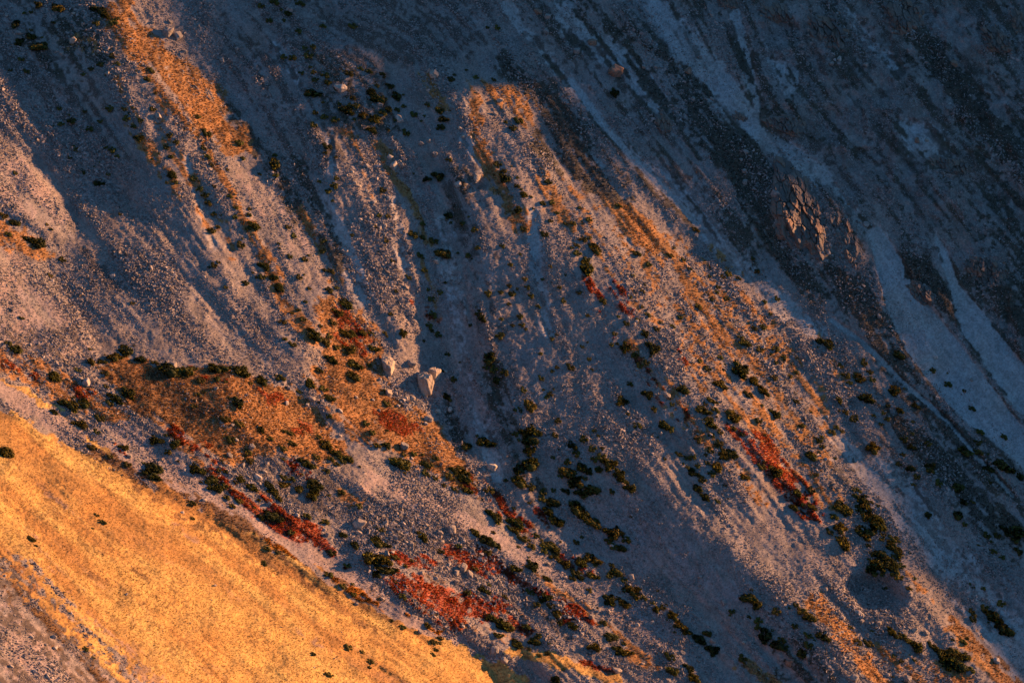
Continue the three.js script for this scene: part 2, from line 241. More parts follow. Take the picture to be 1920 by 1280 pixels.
    P([[-300, 742], [30, 772], [80, 812], [180, 865], [260, 903], [360, 948], [470, 1006], [560, 1062], [640, 1104], [720, 1152], [830, 1198], [950, 1246], [1010, 1300], [1010, 1500], [400, 1500], [310, 1290], [220, 1220], [130, 1130], [60, 1050], [-300, 900]], 1.25, 8), P([[-100, 900], [100, 1030], [260, 1180], [400, 1320], [300, 1320], [130, 1190], [-100, 1020]], 0.6, 34), S([[-60, 690], [60, 742], [112, 772]], 1.0, 9, 4), S([[110, 782], [160, 812], [212, 852]], 0.95, 7, 4), S([[960, 1224], [1060, 1242], [1160, 1278]], 1.15, 20, 5), S([[290, 900], [420, 980]], 0.7, 8, 4), S([[540, 1040], [640, 1098]], 0.8, 8, 4),
  ],
  lilac: [ // bare gravel showing through the yellow grass
    P([[-60, 830], [200, 960], [520, 1120], [800, 1290], [300, 1290], [100, 1090], [-60, 960]], 0.12, 20), S([[0, 870], [120, 950]], 0.5, 14), S([[330, 985], [365, 1012]], 0.7, 6, 4), S([[540, 1170], [620, 1225]], 0.7, 5, 4), S([[250, 1160], [330, 1215]], 0.6, 10, 6), S([[120, 1120], [260, 1250], [330, 1300]], 0.55, 30), S([[700, 1262], [760, 1285]], 0.7, 8, 5), S([[60, 1010], [130, 1090]], 0.45, 16),
  ],
  heath: [ P([[690, 1030], [800, 1050], [960, 1110], [1060, 1130], [1130, 1180], [960, 1200], [830, 1190], [700, 1110]], 0.2, 20), P([[320, 800], [420, 880], [560, 950], [620, 1020], [520, 1000], [400, 920]], 0.24, 16), S([[880, 900], [990, 990]], 0.4, 36), P([[600, 560], [700, 610], [740, 690], [640, 680]], 0.3), // darker heather in the grass, a belt along the crest
    S([[185, 858], [250, 900], [330, 936], [420, 986], [520, 1052], [620, 1106], [730, 1166]], 0.74, 50, 18), P([[-60, 830], [200, 960], [520, 1120], [800, 1290], [300, 1290], [100, 1090], [-60, 960]], 0.12, 20), P([[100, 980], [260, 1050], [330, 1150], [220, 1130], [120, 1060]], 0.26, 20), P([[180, 690], [330, 690], [420, 770], [340, 800], [240, 770]], 0.55), P([[600, 620], [720, 700], [800, 770], [740, 790], [620, 740]], 0.4), S([[0, 1080], [110, 1200], [210, 1290]], 0.5, 30),
  ],
  red: [
    S([[10, 684], [66, 708]], 0.9, 12), P([[132, 720], [178, 738], [176, 750], [140, 748]], 1.1, 6), P([[480, 722], [530, 738], [536, 756], [498, 760]], 1.1, 6), S([[556, 804], [570, 808]], 1, 14), P([[700, 768], [760, 778], [790, 812], [720, 812]], 0.75), S([[330, 812], [384, 842], [402, 878], [440, 912]], 0.62, 30), P([[420, 895], [480, 930], [560, 970], [610, 1005], [560, 1012], [500, 982], [430, 930]], 0.6, 16), P([[520, 846], [560, 860], [585, 895], [540, 885]], 0.75), P([[545, 980], [600, 990], [610, 1020], [570, 1015]], 0.8),
    P([[700, 1078], [740, 1055], [792, 1088], [852, 1118], [884, 1150], [856, 1182], [830, 1172], [770, 1132], [712, 1100]], 0.86, 12), S([[736, 1040], [806, 1058]], 0.75, 22), P([[838, 1028], [902, 1026], [965, 1080], [950, 1092], [880, 1070], [842, 1050]], 0.9), P([[860, 1105], [960, 1130], [925, 1165], [888, 1172]], 0.62), S([[960, 1085], [1050, 1132]], 0.75, 22), P([[1050, 1133], [1082, 1138], [1122, 1172], [1058, 1172]], 0.95, 8), S([[956, 1166], [990, 1182]], 0.8, 16), S([[1080, 1240], [1150, 1256]], 0.9, 9, 5), S([[590, 1020], [620, 1035]], 0.8, 12), S([[630, 1060], [645, 1066]], 0.7, 8),
    S([[880, 900], [960, 968], [988, 992]], 0.62, 30), S([[1008, 958], [1036, 986]], 0.95, 11, 5), S([[1050, 1045], [1112, 1076]], 0.5, 18), S([[640, 585], [690, 640]], 0.6, 30), S([[768, 560], [774, 572]], 0.9, 8, 4), S([[795, 566], [815, 602]], 0.8, 12), S([[1098, 510], [1122, 560]], 0.6, 14), S([[1150, 530], [1178, 580]], 0.65, 18), S([[1124, 580], [1152, 640]], 0.75, 5, 4), P([[1380, 795], [1440, 815], [1500, 880], [1545, 965], [1505, 972], [1440, 900], [1395, 850]], 0.36), S([[1470, 900], [1530, 970]], 0.5, 22), S([[1270, 655], [1290, 680]], 0.8, 14), S([[1190, 680], [1280, 780]], 0.3, 30), S([[1360, 800], [1420, 860]], 0.5, 16), S([[210, 832], [245, 860]], 0.7, 8), S([[360, 690], [420, 715]], 0.5, 14), S([[1180, 1105], [1200, 1120]], 0.7, 6), S([[640, 625], [700, 660]], 0.3, 40),
  ],
  amber: [ S([[655, 1106], [700, 1132], [718, 1144]], 0.95, 14, 5), S([[590, 1070], [632, 1086]], 0.8, 9, 5), S([[806, 1172], [826, 1186]], 1, 7, 4), S([[740, 1142], [765, 1158]], 0.8, 8, 5), S([[500, 1012], [560, 1048]], 0.7, 6, 4) ],
};
const KINDS = Object.keys(COVER), CS = 3, CX0 = -180, CY0 = -180, CW = 760, CH = 548, spread = {};
for (const k of KINDS) {
  const f = spread[k] = new Float32Array(CW * CH);
  for (const a of COVER[k]) {
    const i0 = Math.max(0, Math.floor((a.x0 - CX0) / CS)), i1 = Math.min(CW - 1, Math.ceil((a.x1 - CX0) / CS)), j0 = Math.max(0, Math.floor((a.y0 - CY0) / CS)), j1 = Math.min(CH - 1, Math.ceil((a.y1 - CY0) / CS));
    for (let j = j0; j <= j1; j++) for (let i = i0; i <= i1; i++) { const m = inside(a, CX0 + i * CS, CY0 + j * CS) * a.v, o = j * CW + i; if (m > f[o]) f[o] = m; }
  }
}
const CRAG = [P([[1300, -80], [2080, -80], [2080, 980], [1860, 640], [1790, 440], [1600, 330], [1480, 250], [1420, 130]], 1, 40), P([[1420, 290], [1560, 300], [1640, 500], [1560, 520], [1470, 450]], 0.8, 24), P([[1700, 500], [1790, 560], [1790, 600], [1720, 560]], 0.7, 12)];
const cragField = new Float32Array(CW * CH);
for (let j = 0; j < CH; j++) for (let i = 0; i < CW; i++) for (const a of CRAG) cragField[j * CW + i] = Math.max(cragField[j * CW + i], inside(a, CX0 + i * CS, CY0 + j * CS) * a.v);
function grid(f, x, y) {
  const u = clamp((x - CX0) / CS, 0, CW - 1.001), v = clamp((y - CY0) / CS, 0, CH - 1.001), i = Math.floor(u), j = Math.floor(v), o = j * CW + i;
  return mix(mix(f[o], f[o + 1], u - i), mix(f[o + CW], f[o + CW + 1], u - i), v - j);
}
const cover = {};
function readCover(x, y) {                                             // share of each kind of ground at a place, 0 .. 1
  const wx = x + 7 * noise(x / 17, y / 17, 71) + 3 * noise(x / 6, y / 6, 72), wy = y + 7 * noise(x / 17, y / 17, 73) + 3 * noise(x / 6, y / 6, 74);
  let bare = 0;
  const rm = sample(rillMid, x, y), rf = sample(rillFine, x, y), rb = sample(rillBroad, x, y);
  for (let n = 0; n < KINDS.length; n++) {
    const k = KINDS[n];
    let d = k === 'pale' ? mix(grid(spread[k], wx, wy), grid(spread[k], x, y), 0.75) : grid(spread[k], wx, wy);
    if (k === 'pale') bare = 0.5 * clamp((d - 0.9) * 5); else if (k === 'dirt' || k === 'olive') d -= bare;
    if (d < 0.02) { cover[k] = 0; continue; }
    const p = 0.5 + 0.5 * Math.tanh(0.55 * rm + 0.4 * rf + 0.25 * rb * (n % 2 ? 1 : -1) + 0.9 * noise(x / 9, y / 9, 90 + n) + 0.5 * noise(x / 4, y / 4, 120 + n));
    cover[k] = k === 'pale' && d > 0.9 ? 1 : sstep(-0.14, 0.14, d - 1 + p) * clamp(d * 4);
  }
  return cover;
}
function depth(x, y) {                                                 // metres nearer than the middle of the slope
  let w = broad(x, y);
  const pale = grid(spread.pale, x, y), smooth = 1 - 0.75 * clamp(pale) - 0.4 * clamp(grid(spread.fine, x, y)) * (1 - clamp(pale)), crag = grid(cragField, x, y) * smooth;
  w -= 0.55 * sstep(0.25, 1.0, pale);                                  // the chutes are cut in, with low banks
  w += smooth * (0.3 + 0.7 * sstep(-0.3, 0.6, noise(x / 150, y / 150, 15))) * (0.17 * sample(rillBroad, x, y) + 0.10 * sample(rillMid, x, y) + 0.05 * sample(rillFine, x, y));
  w += smooth * (0.55 * noise(x / 70, y / 70, 1) + 0.22 * noise(x / 27, y / 27, 2) + 0.10 * noise(x / 11, y / 11, 3));
  w += (0.35 + 0.65 * smooth) * (1 - 0.6 * clamp(grid(spread.yellow, x, y))) * (0.085 * noise(x / 6.2, y / 6.2, 4) + 0.07 * noise(x / 3, y / 3, 8));
  if (crag > 0) w += crag * (2.2 * (0.5 - Math.abs(noise(x / 46, y / 60, 9))) + 1.1 * (0.5 - Math.abs(noise(x / 17, y / 26, 10))) + 0.5 * (0.5 - Math.abs(noise(x / 7, y / 9, 11))));
  const ex = (x - 1641) * 0.94 + (y - 1112) * 0.34, ey = (y - 1112) * 0.94 - (x - 1641) * 0.34, e = Math.hypot(ex / 66, ey / 44) + 0.06 * noise(x / 22, y / 22, 16);   // the round hollow
  if (e < 1.3) w -= 4.2 * (1 - sstep(0.4, 1.08, e));
  const y1 = grid(spread.yellow, x, y);                                // little trodden steps in the grass
  if (y1 > 0.3) { const q = x * 0.55 + y * 0.83 + 9 * noise(x / 40, y / 40, 13); const f = noise(q / 6, (x * 0.83 - y * 0.55) / 14, 14); w += clamp(y1) * (0.07 * (0.5 - Math.abs(f)) + 0.09 * (hash(Math.floor(x / 2.2), Math.floor(y / 2.2), 18) - 0.5)); }
  return w;
}
const at = (x, y, lift = 0, out) => place(x, y, depth(x, y) + lift, out);
function normalAt(x, y, e = 6) {
  const a = at(x - e, y), b = at(x + e, y), c = at(x, y + e), d = at(x, y - e);
  return b.sub(a).cross(d.sub(c)).normalize();
}

const PAINT = { // base colours, linear
  straw: [0.52, 0.345, 0.105], rust: [0.34, 0.175, 0.05],
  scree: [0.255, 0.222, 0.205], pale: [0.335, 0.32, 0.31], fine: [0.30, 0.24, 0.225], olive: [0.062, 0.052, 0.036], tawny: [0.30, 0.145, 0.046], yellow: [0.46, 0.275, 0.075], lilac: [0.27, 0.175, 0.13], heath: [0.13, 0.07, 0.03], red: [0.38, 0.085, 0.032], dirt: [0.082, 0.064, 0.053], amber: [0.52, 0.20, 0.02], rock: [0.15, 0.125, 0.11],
};
function groundColour(x, y, out, o) {
  const c = readCover(x, y);
  let [r, g, b] = PAINT.scree;
  const put = (p, k) => { r = mix(r, p[0], k); g = mix(g, p[1], k); b = mix(b, p[2], k); };
  const dirt = 0.5 + 0.5 * fbm(x / 34, y / 34, 3, 150);
  put(PAINT.rock, 0.55 * sstep(0.52, 0.8, dirt) + 0.5 * grid(cragField, x, y) * sstep(0.35, 0.7, 0.5 + 0.5 * fbm(x / 15, y / 15, 2, 151)));
  for (const k of KINDS) if (c[k] > 0) put(PAINT[k], c[k] * (k === 'red' ? 0.8 : 0.94));
  if (c.yellow > 0.3) { put(PAINT.straw, 0.8 * c.yellow * sstep(-0.2, 1.6, sample(rillBroad, x, y) + 0.6 * sample(rillMid, x, y))); put(PAINT.rust, 0.75 * c.yellow * sstep(0.0, 1.5, -sample(rillBroad, x, y) - 0.5 * sample(rillFine, x, y) + 0.8 * noise(x / 90, y / 60, 166))); put(PAINT.heath, 0.6 * c.yellow * sstep(0.35, 0.6, noise(x / 2.6, y / 2.4, 165) + 0.3 * noise(x / 40, y / 30, 167))); }
  const v = 1 + 0.12 * c.yellow * noise(x / 3.2, y / 2.6, 164) + 0.10 * sample(rillFine, x, y) * 0.7 + 0.13 * noise(x / 13, y / 13, 160) + 0.10 * noise(x / 4, y / 4, 161) + 0.5 * (hash(Math.floor(x / 2.2), Math.floor(y / 2.2), 162) - 0.5);
  const warm = 0.06 * noise(x / 40, y / 40, 163);
  out[o] = r * v * (1 + warm); out[o + 1] = g * v; out[o + 2] = b * v * (1 - warm);
}

// ------------------------------------------------------------------ terrain
function marks(a, b, step, far) {
  const m = []; for (let x = a; x <= b; x += step) m.push(x);
  for (let s = step * 1.25, x = a; x > a - far; s *= 1.25) { x -= s; m.unshift(x); }
  for (let s = step * 1.25, x = m[m.length - 1], e = x + far; x < e; s *= 1.25) { x += s; m.push(x); }
  return m;
}
{
  const xs = marks(-120, 2040, 2.2, 1500), ys = marks(-100, 1380, 2.2, 1100), nx = xs.length, ny = ys.length;
  const pos = new Float32Array(nx * ny * 3), col = new Float32Array(nx * ny * 3), uv = new Float32Array(nx * ny * 2), idx = new Uint32Array((nx - 1) * (ny - 1) * 6), p = new THREE.Vector3();
  for (let j = 0, o = 0; j < ny; j++) for (let i = 0; i < nx; i++, o++) {
    const jx = (hash(i, j, 3) - 0.5) * 0.9, jy = (hash(i, j, 4) - 0.5) * 0.9;
    at(xs[i] + jx, ys[j] + jy, 0, p).toArray(pos, o * 3);
    groundColour(xs[i] + jx, ys[j] + jy, col, o * 3);
    uv[o * 2] = p.x * 0.8 - p.z * 0.6; uv[o * 2 + 1] = p.y * 0.6 - p.z * 0.64 - p.x * 0.48;
  }
  let q = 0;
  for (let j = 0; j < ny - 1; j++) for (let i = 0; i < nx - 1; i++) {
    const a = j * nx + i, b = a + 1, c = a + nx, d = c + 1;
    if (hash(i, j, 9) < 0.5) { idx[q++] = a; idx[q++] = c; idx[q++] = b; idx[q++] = b; idx[q++] = c; idx[q++] = d; } else { idx[q++] = a; idx[q++] = c; idx[q++] = d; idx[q++] = a; idx[q++] = d; idx[q++] = b; }
  }
  const g = new THREE.BufferGeometry();
  g.setAttribute('position', new THREE.BufferAttribute(pos, 3)); g.setAttribute('color', new THREE.BufferAttribute(col, 3)); g.setAttribute('uv', new THREE.BufferAttribute(uv, 2)); g.setIndex(new THREE.BufferAttribute(idx, 1));
  g.computeVertexNormals();
  const m = new THREE.Mesh(g, new THREE.MeshStandardMaterial({ name: 'mountain_ground', vertexColors: true, roughness: 1, metalness: 0 }));
  m.name = 'terrain'; m.userData = { kind: 'structure', label: 'steep mountainside of scree, autumn grass and rocky gullies', category: 'terrain' };
  scene.add(shadows(m));
  console.log('terrain', nx, ny, q / 3);
}

// ------------------------------------------------------------------ the next spur, outside the view: its ridge shades the upper right
{
  const edge = [[180, -150], [300, -20], [350, 95], [390, 140], [428, 168], [470, 235], [560, 250], [640, 215], [760, 140], [810, 118], [900, 135], [985, 160], [1008, 195], [1000, 250], [1045, 275], [1150, 312], [1290, 372], [1430, 475], [1565, 585], [1640, 730], [1640, 900], [1650, 1000], [1700, 1060], [1760, 1100], [1840, 1195], [1910, 1285], [2000, 1390], [2150, 1600]];
  const side = new THREE.Vector3(0, 1, 0).cross(SUN).normalize(), high = SUN.clone().cross(side).normalize();    // square to the sun: level, and up
  if (side.z < 0) side.negate();
  const inward = side.clone().multiplyScalar(-0.72).addScaledVector(high, -0.69).normalize();
  const pos = [], idx = [], rows = [[-150, 190], [-90, 110], [-40, 46], [-12, 12], [0, 0], [14, 13], [45, 50], [100, 120], [170, 200]], r = rng(5);
  const ridge = [];
  for (let i = 0; i < edge.length - 1; i++) for (let k = 0; k < 6; k++) ridge.push([mix(edge[i][0], edge[i + 1][0], k / 6), mix(edge[i][1], edge[i + 1][1], k / 6)]);
  ridge.push(edge[edge.length - 1]);
  ridge.forEach(([x, y]) => {
    const b = place(x, y, broad(x, y)).addScaledVector(SUN, 330);
    for (const [along, inn] of rows) { const j = inn ? inn * 0.12 : 0.25; b.clone().addScaledVector(SUN, along + j * (r() - 0.5)).addScaledVector(inward, inn + j * (r() - 0.5)).toArray(pos, pos.length); }
  });
  const n = rows.length;
  for (let i = 0; i < ridge.length - 1; i++) for (let k = 0; k < n - 1; k++) { const a = i * n + k; idx.push(a, a + 1, a + n, a + 1, a + n + 1, a + n); }
  const g = new THREE.BufferGeometry();
  g.setAttribute('position', new THREE.Float32BufferAttribute(pos, 3)); g.setIndex(idx); g.computeVertexNormals();
  const m = new THREE.Mesh(g, new THREE.MeshStandardMaterial({ name: 'spur_rock', color: new THREE.Color().setRGB(0.2, 0.18, 0.165), roughness: 1, side: THREE.DoubleSide }));
  m.name = 'hill'; m.userData = { kind: 'structure', label: 'next rocky spur of the mountain beyond the view', category: 'hill' };
  scene.add(shadows(m));
}

// ------------------------------------------------------------------ things on the slope
const FWD = new THREE.Vector3(0, 0, 1), Y = new THREE.Vector3(0, 1, 0);
function col3(r, g, b) { return new THREE.Color().setRGB(r, g, b); }
function facetRock(seed, n, flat = 0.8) {                              // a small angular stone, about 1 across
  const r = rng(seed), pts = [];
  for (let i = 0; i < n; i++) {
    const u = r() * 2 - 1, a = r() * Math.PI * 2, q = Math.sqrt(1 - u * u), k = 0.40 + 0.14 * r();
    const v = new THREE.Vector3(q * Math.cos(a), u, q * Math.sin(a)), m = Math.max(Math.abs(v.x), Math.abs(v.y), Math.abs(v.z));
    v.multiplyScalar(k * mix(1, 1 / m, 0.55)); v.y *= flat; pts.push(v);
  }
  const g = new ConvexGeometry(pts); g.deleteAttribute('uv'); return g;
}
function boulderShape(seed, cuts, detail = 6) {                        // a block broken along flat planes, its edges worn, about 1 across
  const r = rng(seed), planes = [], g = mergeVertices(new THREE.IcosahedronGeometry(1, detail).deleteAttribute('uv').deleteAttribute('normal'), 1e-4), p = g.attributes.position, v = new THREE.Vector3(), col = new Float32Array(p.count * 3);
  for (let i = 0; i < cuts; i++) { const u = r() * 2 - 1, a = r() * 6.283, q = Math.sqrt(1 - u * u); planes.push([q * Math.cos(a), u, q * Math.sin(a), 0.36 + 0.16 * r()]); }
  for (const [x, y, z] of [[1, 0, 0], [-1, 0, 0], [0, 1, 0], [0, -1, 0], [0, 0, 1], [0, 0, -1]]) planes.push([x + 0.3 * (r() - 0.5), y + 0.3 * (r() - 0.5), z + 0.3 * (r() - 0.5), 0.46]);
  for (let i = 0; i < p.count; i++) {
    v.fromBufferAttribute(p, i).normalize();
    let s = 0;
    for (const [x, y, z, d] of planes) { const c = v.x * x + v.y * y + v.z * z; if (c > 0.05) s += Math.pow(c / d, 34); }
    const k = Math.pow(s, -1 / 34), n = noise(v.x * 5 + seed, v.y * 5 + v.z * 3.7, seed), f = noise(v.x * 13 + seed, v.y * 13 - v.z * 9.1, seed + 1);
    v.multiplyScalar(k * (1 + 0.06 * n + 0.05 * f - 0.07 * sstep(0.86, 0.97, 1 - Math.abs(noise(v.x * 3.1 + seed, v.y * 1.7 + v.z * 2.9, seed + 4))))); p.setXYZ(i, v.x, v.y, v.z);
    const t = 1 + 0.30 * noise(v.x * 7, v.y * 4 + v.z * 5, seed + 2) + 0.16 * noise(v.x * 19, v.y * 15 + v.z * 17, seed + 3) + 0.3 * (hash(i, seed, 5) - 0.5); col[i * 3] = t * 1.02; col[i * 3 + 1] = t; col[i * 3 + 2] = t * 0.97;
  }
  g.setAttribute('color', new THREE.BufferAttribute(col, 3)); g.computeVertexNormals(); return g;
}
const ROCKS = [11, 12, 13, 14, 15, 16, 17, 18].map((s) => boulderShape(s, 9));
function stoneMaterial(name, c) { return new THREE.MeshStandardMaterial({ name, color: c, vertexColors: true, roughness: 0.95 }); }
const ROCK_PAINT = [stoneMaterial('pale_granite', col3(0.33, 0.285, 0.24)), stoneMaterial('grey_granite', col3(0.25, 0.228, 0.21)), stoneMaterial('white_rock', col3(0.37, 0.335, 0.30)), stoneMaterial('rusty_rock', col3(0.25, 0.155, 0.11))];

// landmarks that single things out: a place on the slope and the words for it
const LANDMARKS = [
  [60, 30, 'in the dark top left gully'], [150, 250, 'on the shaded scree left of the orange rib'], [215, 70, 'at the top of the sunlit orange rib'], [280, 240, 'halfway down the sunlit orange rib'], [400, 270, 'beside the notched shadow edge on the orange rib'], [45, 440, 'in the small hollow at the left edge'], [130, 540, 'on the pink scree at the far left'], [360, 350, 'in the grassy streaks below the orange rib'], [440, 430, 'on the streaks leading down to the pink scree'], [510, 500, 'on the long grass streak above the mound'], [600, 460, 'along the narrow grass strip beside the blue gully'], [560, 590, 'on the scree above the two big boulders'], [660, 600, 'in the thicket above the crescent lit boulder'],
  [545, 60, 'at the top of the blue shaded basin'], [575, 110, 'on the upper left of the shaded basin'], [600, 190, 'round the white boulder in the shaded basin'], [700, 170, 'in the middle of the shaded basin'], [690, 225, 'above the tip of the small rib'], [830, 220, 'below the orange lit boulder'], [900, 150, 'at the top of the central face'], [740, 420, 'along the small rocky rib'], [820, 340, 'at the head of the dark central gully'], [850, 450, 'in the upper dark central gully'], [820, 580, 'at the left edge of the dark central gully'], [930, 580, 'in the middle of the dark central gully'], [930, 700, 'in the dark gully right of the big boulders'], [980, 380, 'on the upper crest of the central face'], [1000, 540, 'beside the pale chute of the central face'], [1100, 470, 'right of the pale chute on the central face'], [1120, 570, 'among the first red leaves of the central face'], [1230, 510, 'on the bright upper central face'], [1340, 540, 'at the shadow edge of the upper central face'],
  [1210, 610, 'above the long green shrub of the central face'], [1200, 680, 'around the long green shrub of the central face'], [1040, 690, 'on the blue scree left of the central face'], [1000, 780, 'at the upper end of the dark thicket'], [990, 860, 'in the dark thicket of the gully'], [1030, 930, 'at the foot of the dark thicket'], [1090, 850, 'in the upper part of the blue scree cluster'], [1090, 915, 'in the lower part of the blue scree cluster'], [1160, 880, 'at the right end of the blue scree cluster'], [1200, 770, 'on the dim lower central face'], [1320, 690, 'on the middle of the bright central face'], [1410, 700, 'at the right of the bright central face'], [1330, 780, 'above the green hedge of the central face'], [1350, 860, 'in the green hedge of the central face'], [1310, 910, 'below the green hedge of the central face'], [1440, 870, 'beside the red patch of the central face'], [1470, 690, 'at the upper shadow edge of the face'], [1520, 830, 'at the middle shadow edge of the face'],
  [1600, 700, 'on the grey scree by the shadow edge'], [1600, 780, 'on the pale slope left of the thin path'], [1660, 770, 'close left of the thin path'], [1700, 850, 'on the dim slope below the thin path'], [1790, 740, 'right of the thin path beside the wide chute'], [1840, 850, 'at the lower end of the thin path'], [1870, 900, 'in the dark right edge below the chutes'], [1580, 960, 'below the red patch of the face'], [1640, 990, 'in the upper blue cluster above the hollow'], [1660, 1060, 'in the lower blue cluster above the hollow'], [1770, 960, 'on the smooth pale slope'], [1890, 1010, 'at the right edge above the pale slope'], [1860, 1150, 'in the dark patch at the lower right'],
  [30, 660, 'at the left end of the orange grass'], [130, 740, 'round the white rock in the orange grass'], [200, 670, 'at the left end of the mound crest'], [300, 690, 'on the dark crest of the mound'], [430, 695, 'on the right crest of the mound'], [230, 750, 'on the shaded flank of the mound'], [410, 760, 'on the grassy flank of the mound'], [540, 720, 'at the sunny right end of the mound'], [620, 690, 'in the scrub left of the crescent lit boulder'], [600, 740, 'in the scrub below the mound scree'], [740, 760, 'just below the two biggest boulders'], [720, 830, 'on the orange slope below the boulders'], [800, 870, 'at the foot of the orange slope'], [865, 890, 'in the clump at the gully lip'], [900, 840, 'on the gully floor by the pale stone'], [550, 830, 'on the lower edge of the mound'], [630, 860, 'in the green fringe under the mound'], [140, 790, 'on the pink strip beside the yellow grass'], [290, 880, 'along the upper edge of the yellow grass'], [310, 830, 'on the red heath below the mound'], [400, 900, 'in the upper red belt'], [440, 930, 'in the middle of the red belt'], [470, 860, 'on the grey rubble below the mound'], [520, 920, 'in the rubble right of the red belt'], [590, 900, 'in the dark clump on the rubble'], [530, 970, 'at the lower end of the red belt'],
  [700, 1000, 'on the blue grey rubble'], [800, 1010, 'in the upper right of the blue rubble'], [640, 1015, 'left of the great red patch'], [710, 1060, 'in the dark mass above the great red patch'], [860, 1060, 'in the orange red leaves right of the great patch'], [900, 1110, 'right of the great red patch'], [935, 1180, 'in the dark mass below the great red patch'], [920, 1010, 'on the bright scree crest'], [940, 975, 'in the pink leaves at the gully lip'], [1030, 1030, 'on the pink scree below the gully lip'], [1040, 975, 'at the red tongue on the lip'], [1100, 1065, 'along the lit lip of the lower scree'], [1180, 1110, 'on the middle of the lit lip'], [1250, 1150, 'on the lower half of the lit lip'], [1320, 1200, 'at the lower end of the lit lip'], [1020, 1120, 'in the red leaves above the blaze'], [1060, 1160, 'round the compact red blaze'], [1000, 1200, 'at the foot of the red slope'], [1150, 1210, 'on the rubble at the bottom'], [1280, 1260, 'at the bottom edge of the rubble'], [1150, 1010, 'in the isolated thicket of the blue hollow'], [1415, 1140, 'on the blue scree beside the lit bank'], [1480, 1210, 'in the dark dip at the bottom'], [1510, 1150, 'along the lit bank'], [1640, 1200, 'below the round hollow'], [1720, 1210, 'between the hollow and the orange rim'], [1790, 1240, 'in the thicket inside the orange rim'],
  [500, 1050, 'on the dark belt of the yellow slope'], [640, 1090, 'in the amber fringe of the yellow slope'], [800, 1190, 'at the lower edge of the yellow slope'], [650, 1230, 'low on the yellow slope'], [100, 1000, 'on the upper yellow slope'],
  [1250, 230, 'on the dark streaks of the far face'], [1080, 70, 'on the far scree at the top'], [1500, 150, 'on the far crags at the top right'], [1700, 250, 'on the pale far patch'], [1640, 500, 'beside the wide pale chute'],
];
const ORD = ['first', 'second', 'third', 'fourth', 'fifth', 'sixth', 'seventh', 'eighth', 'ninth', 'tenth', 'eleventh', 'twelfth', 'thirteenth', 'fourteenth', 'fifteenth', 'sixteenth', 'seventeenth', 'eighteenth', 'nineteenth', 'twentieth'];
function nameByPlace(list, one, many) {                                // list of { o, x, y, r }: words for each that fit no other
  const by = new Map();
  for (const t of list) {
    let best = null, bd = 1e12;
    for (const l of LANDMARKS) { const d = (l[0] - t.x) ** 2 + (l[1] - t.y) ** 2; if (d < bd) { bd = d; best = l; } }
    if (!by.has(best)) by.set(best, []); by.get(best).push(t);
  }
  for (const [l, group] of by) {
    const lit = (t) => `${one(t)} ${l[2]}`;
    if (group.length === 1) { group[0].o.userData.label = lit(group[0]); continue; }
    group.sort((a, b) => a.x - b.x);
    const big = [...group].sort((a, b) => b.r - a.r);
    if (group.length === 2) { big[0].o.userData.label = `larger of two ${many}s ${l[2]}`; big[1].o.userData.label = `smaller of two ${many}s ${l[2]}`; continue; }
    group.forEach((t, i) => { t.o.userData.label = t === big[0] && big[0].r > big[1].r ? `biggest ${many} ${l[2]}` : i === 0 ? `leftmost ${many} ${l[2]}` : i === group.length - 1 ? `rightmost ${many} ${l[2]}` : `${ORD[i]} ${many} from left ${l[2]}`; });
  }
}

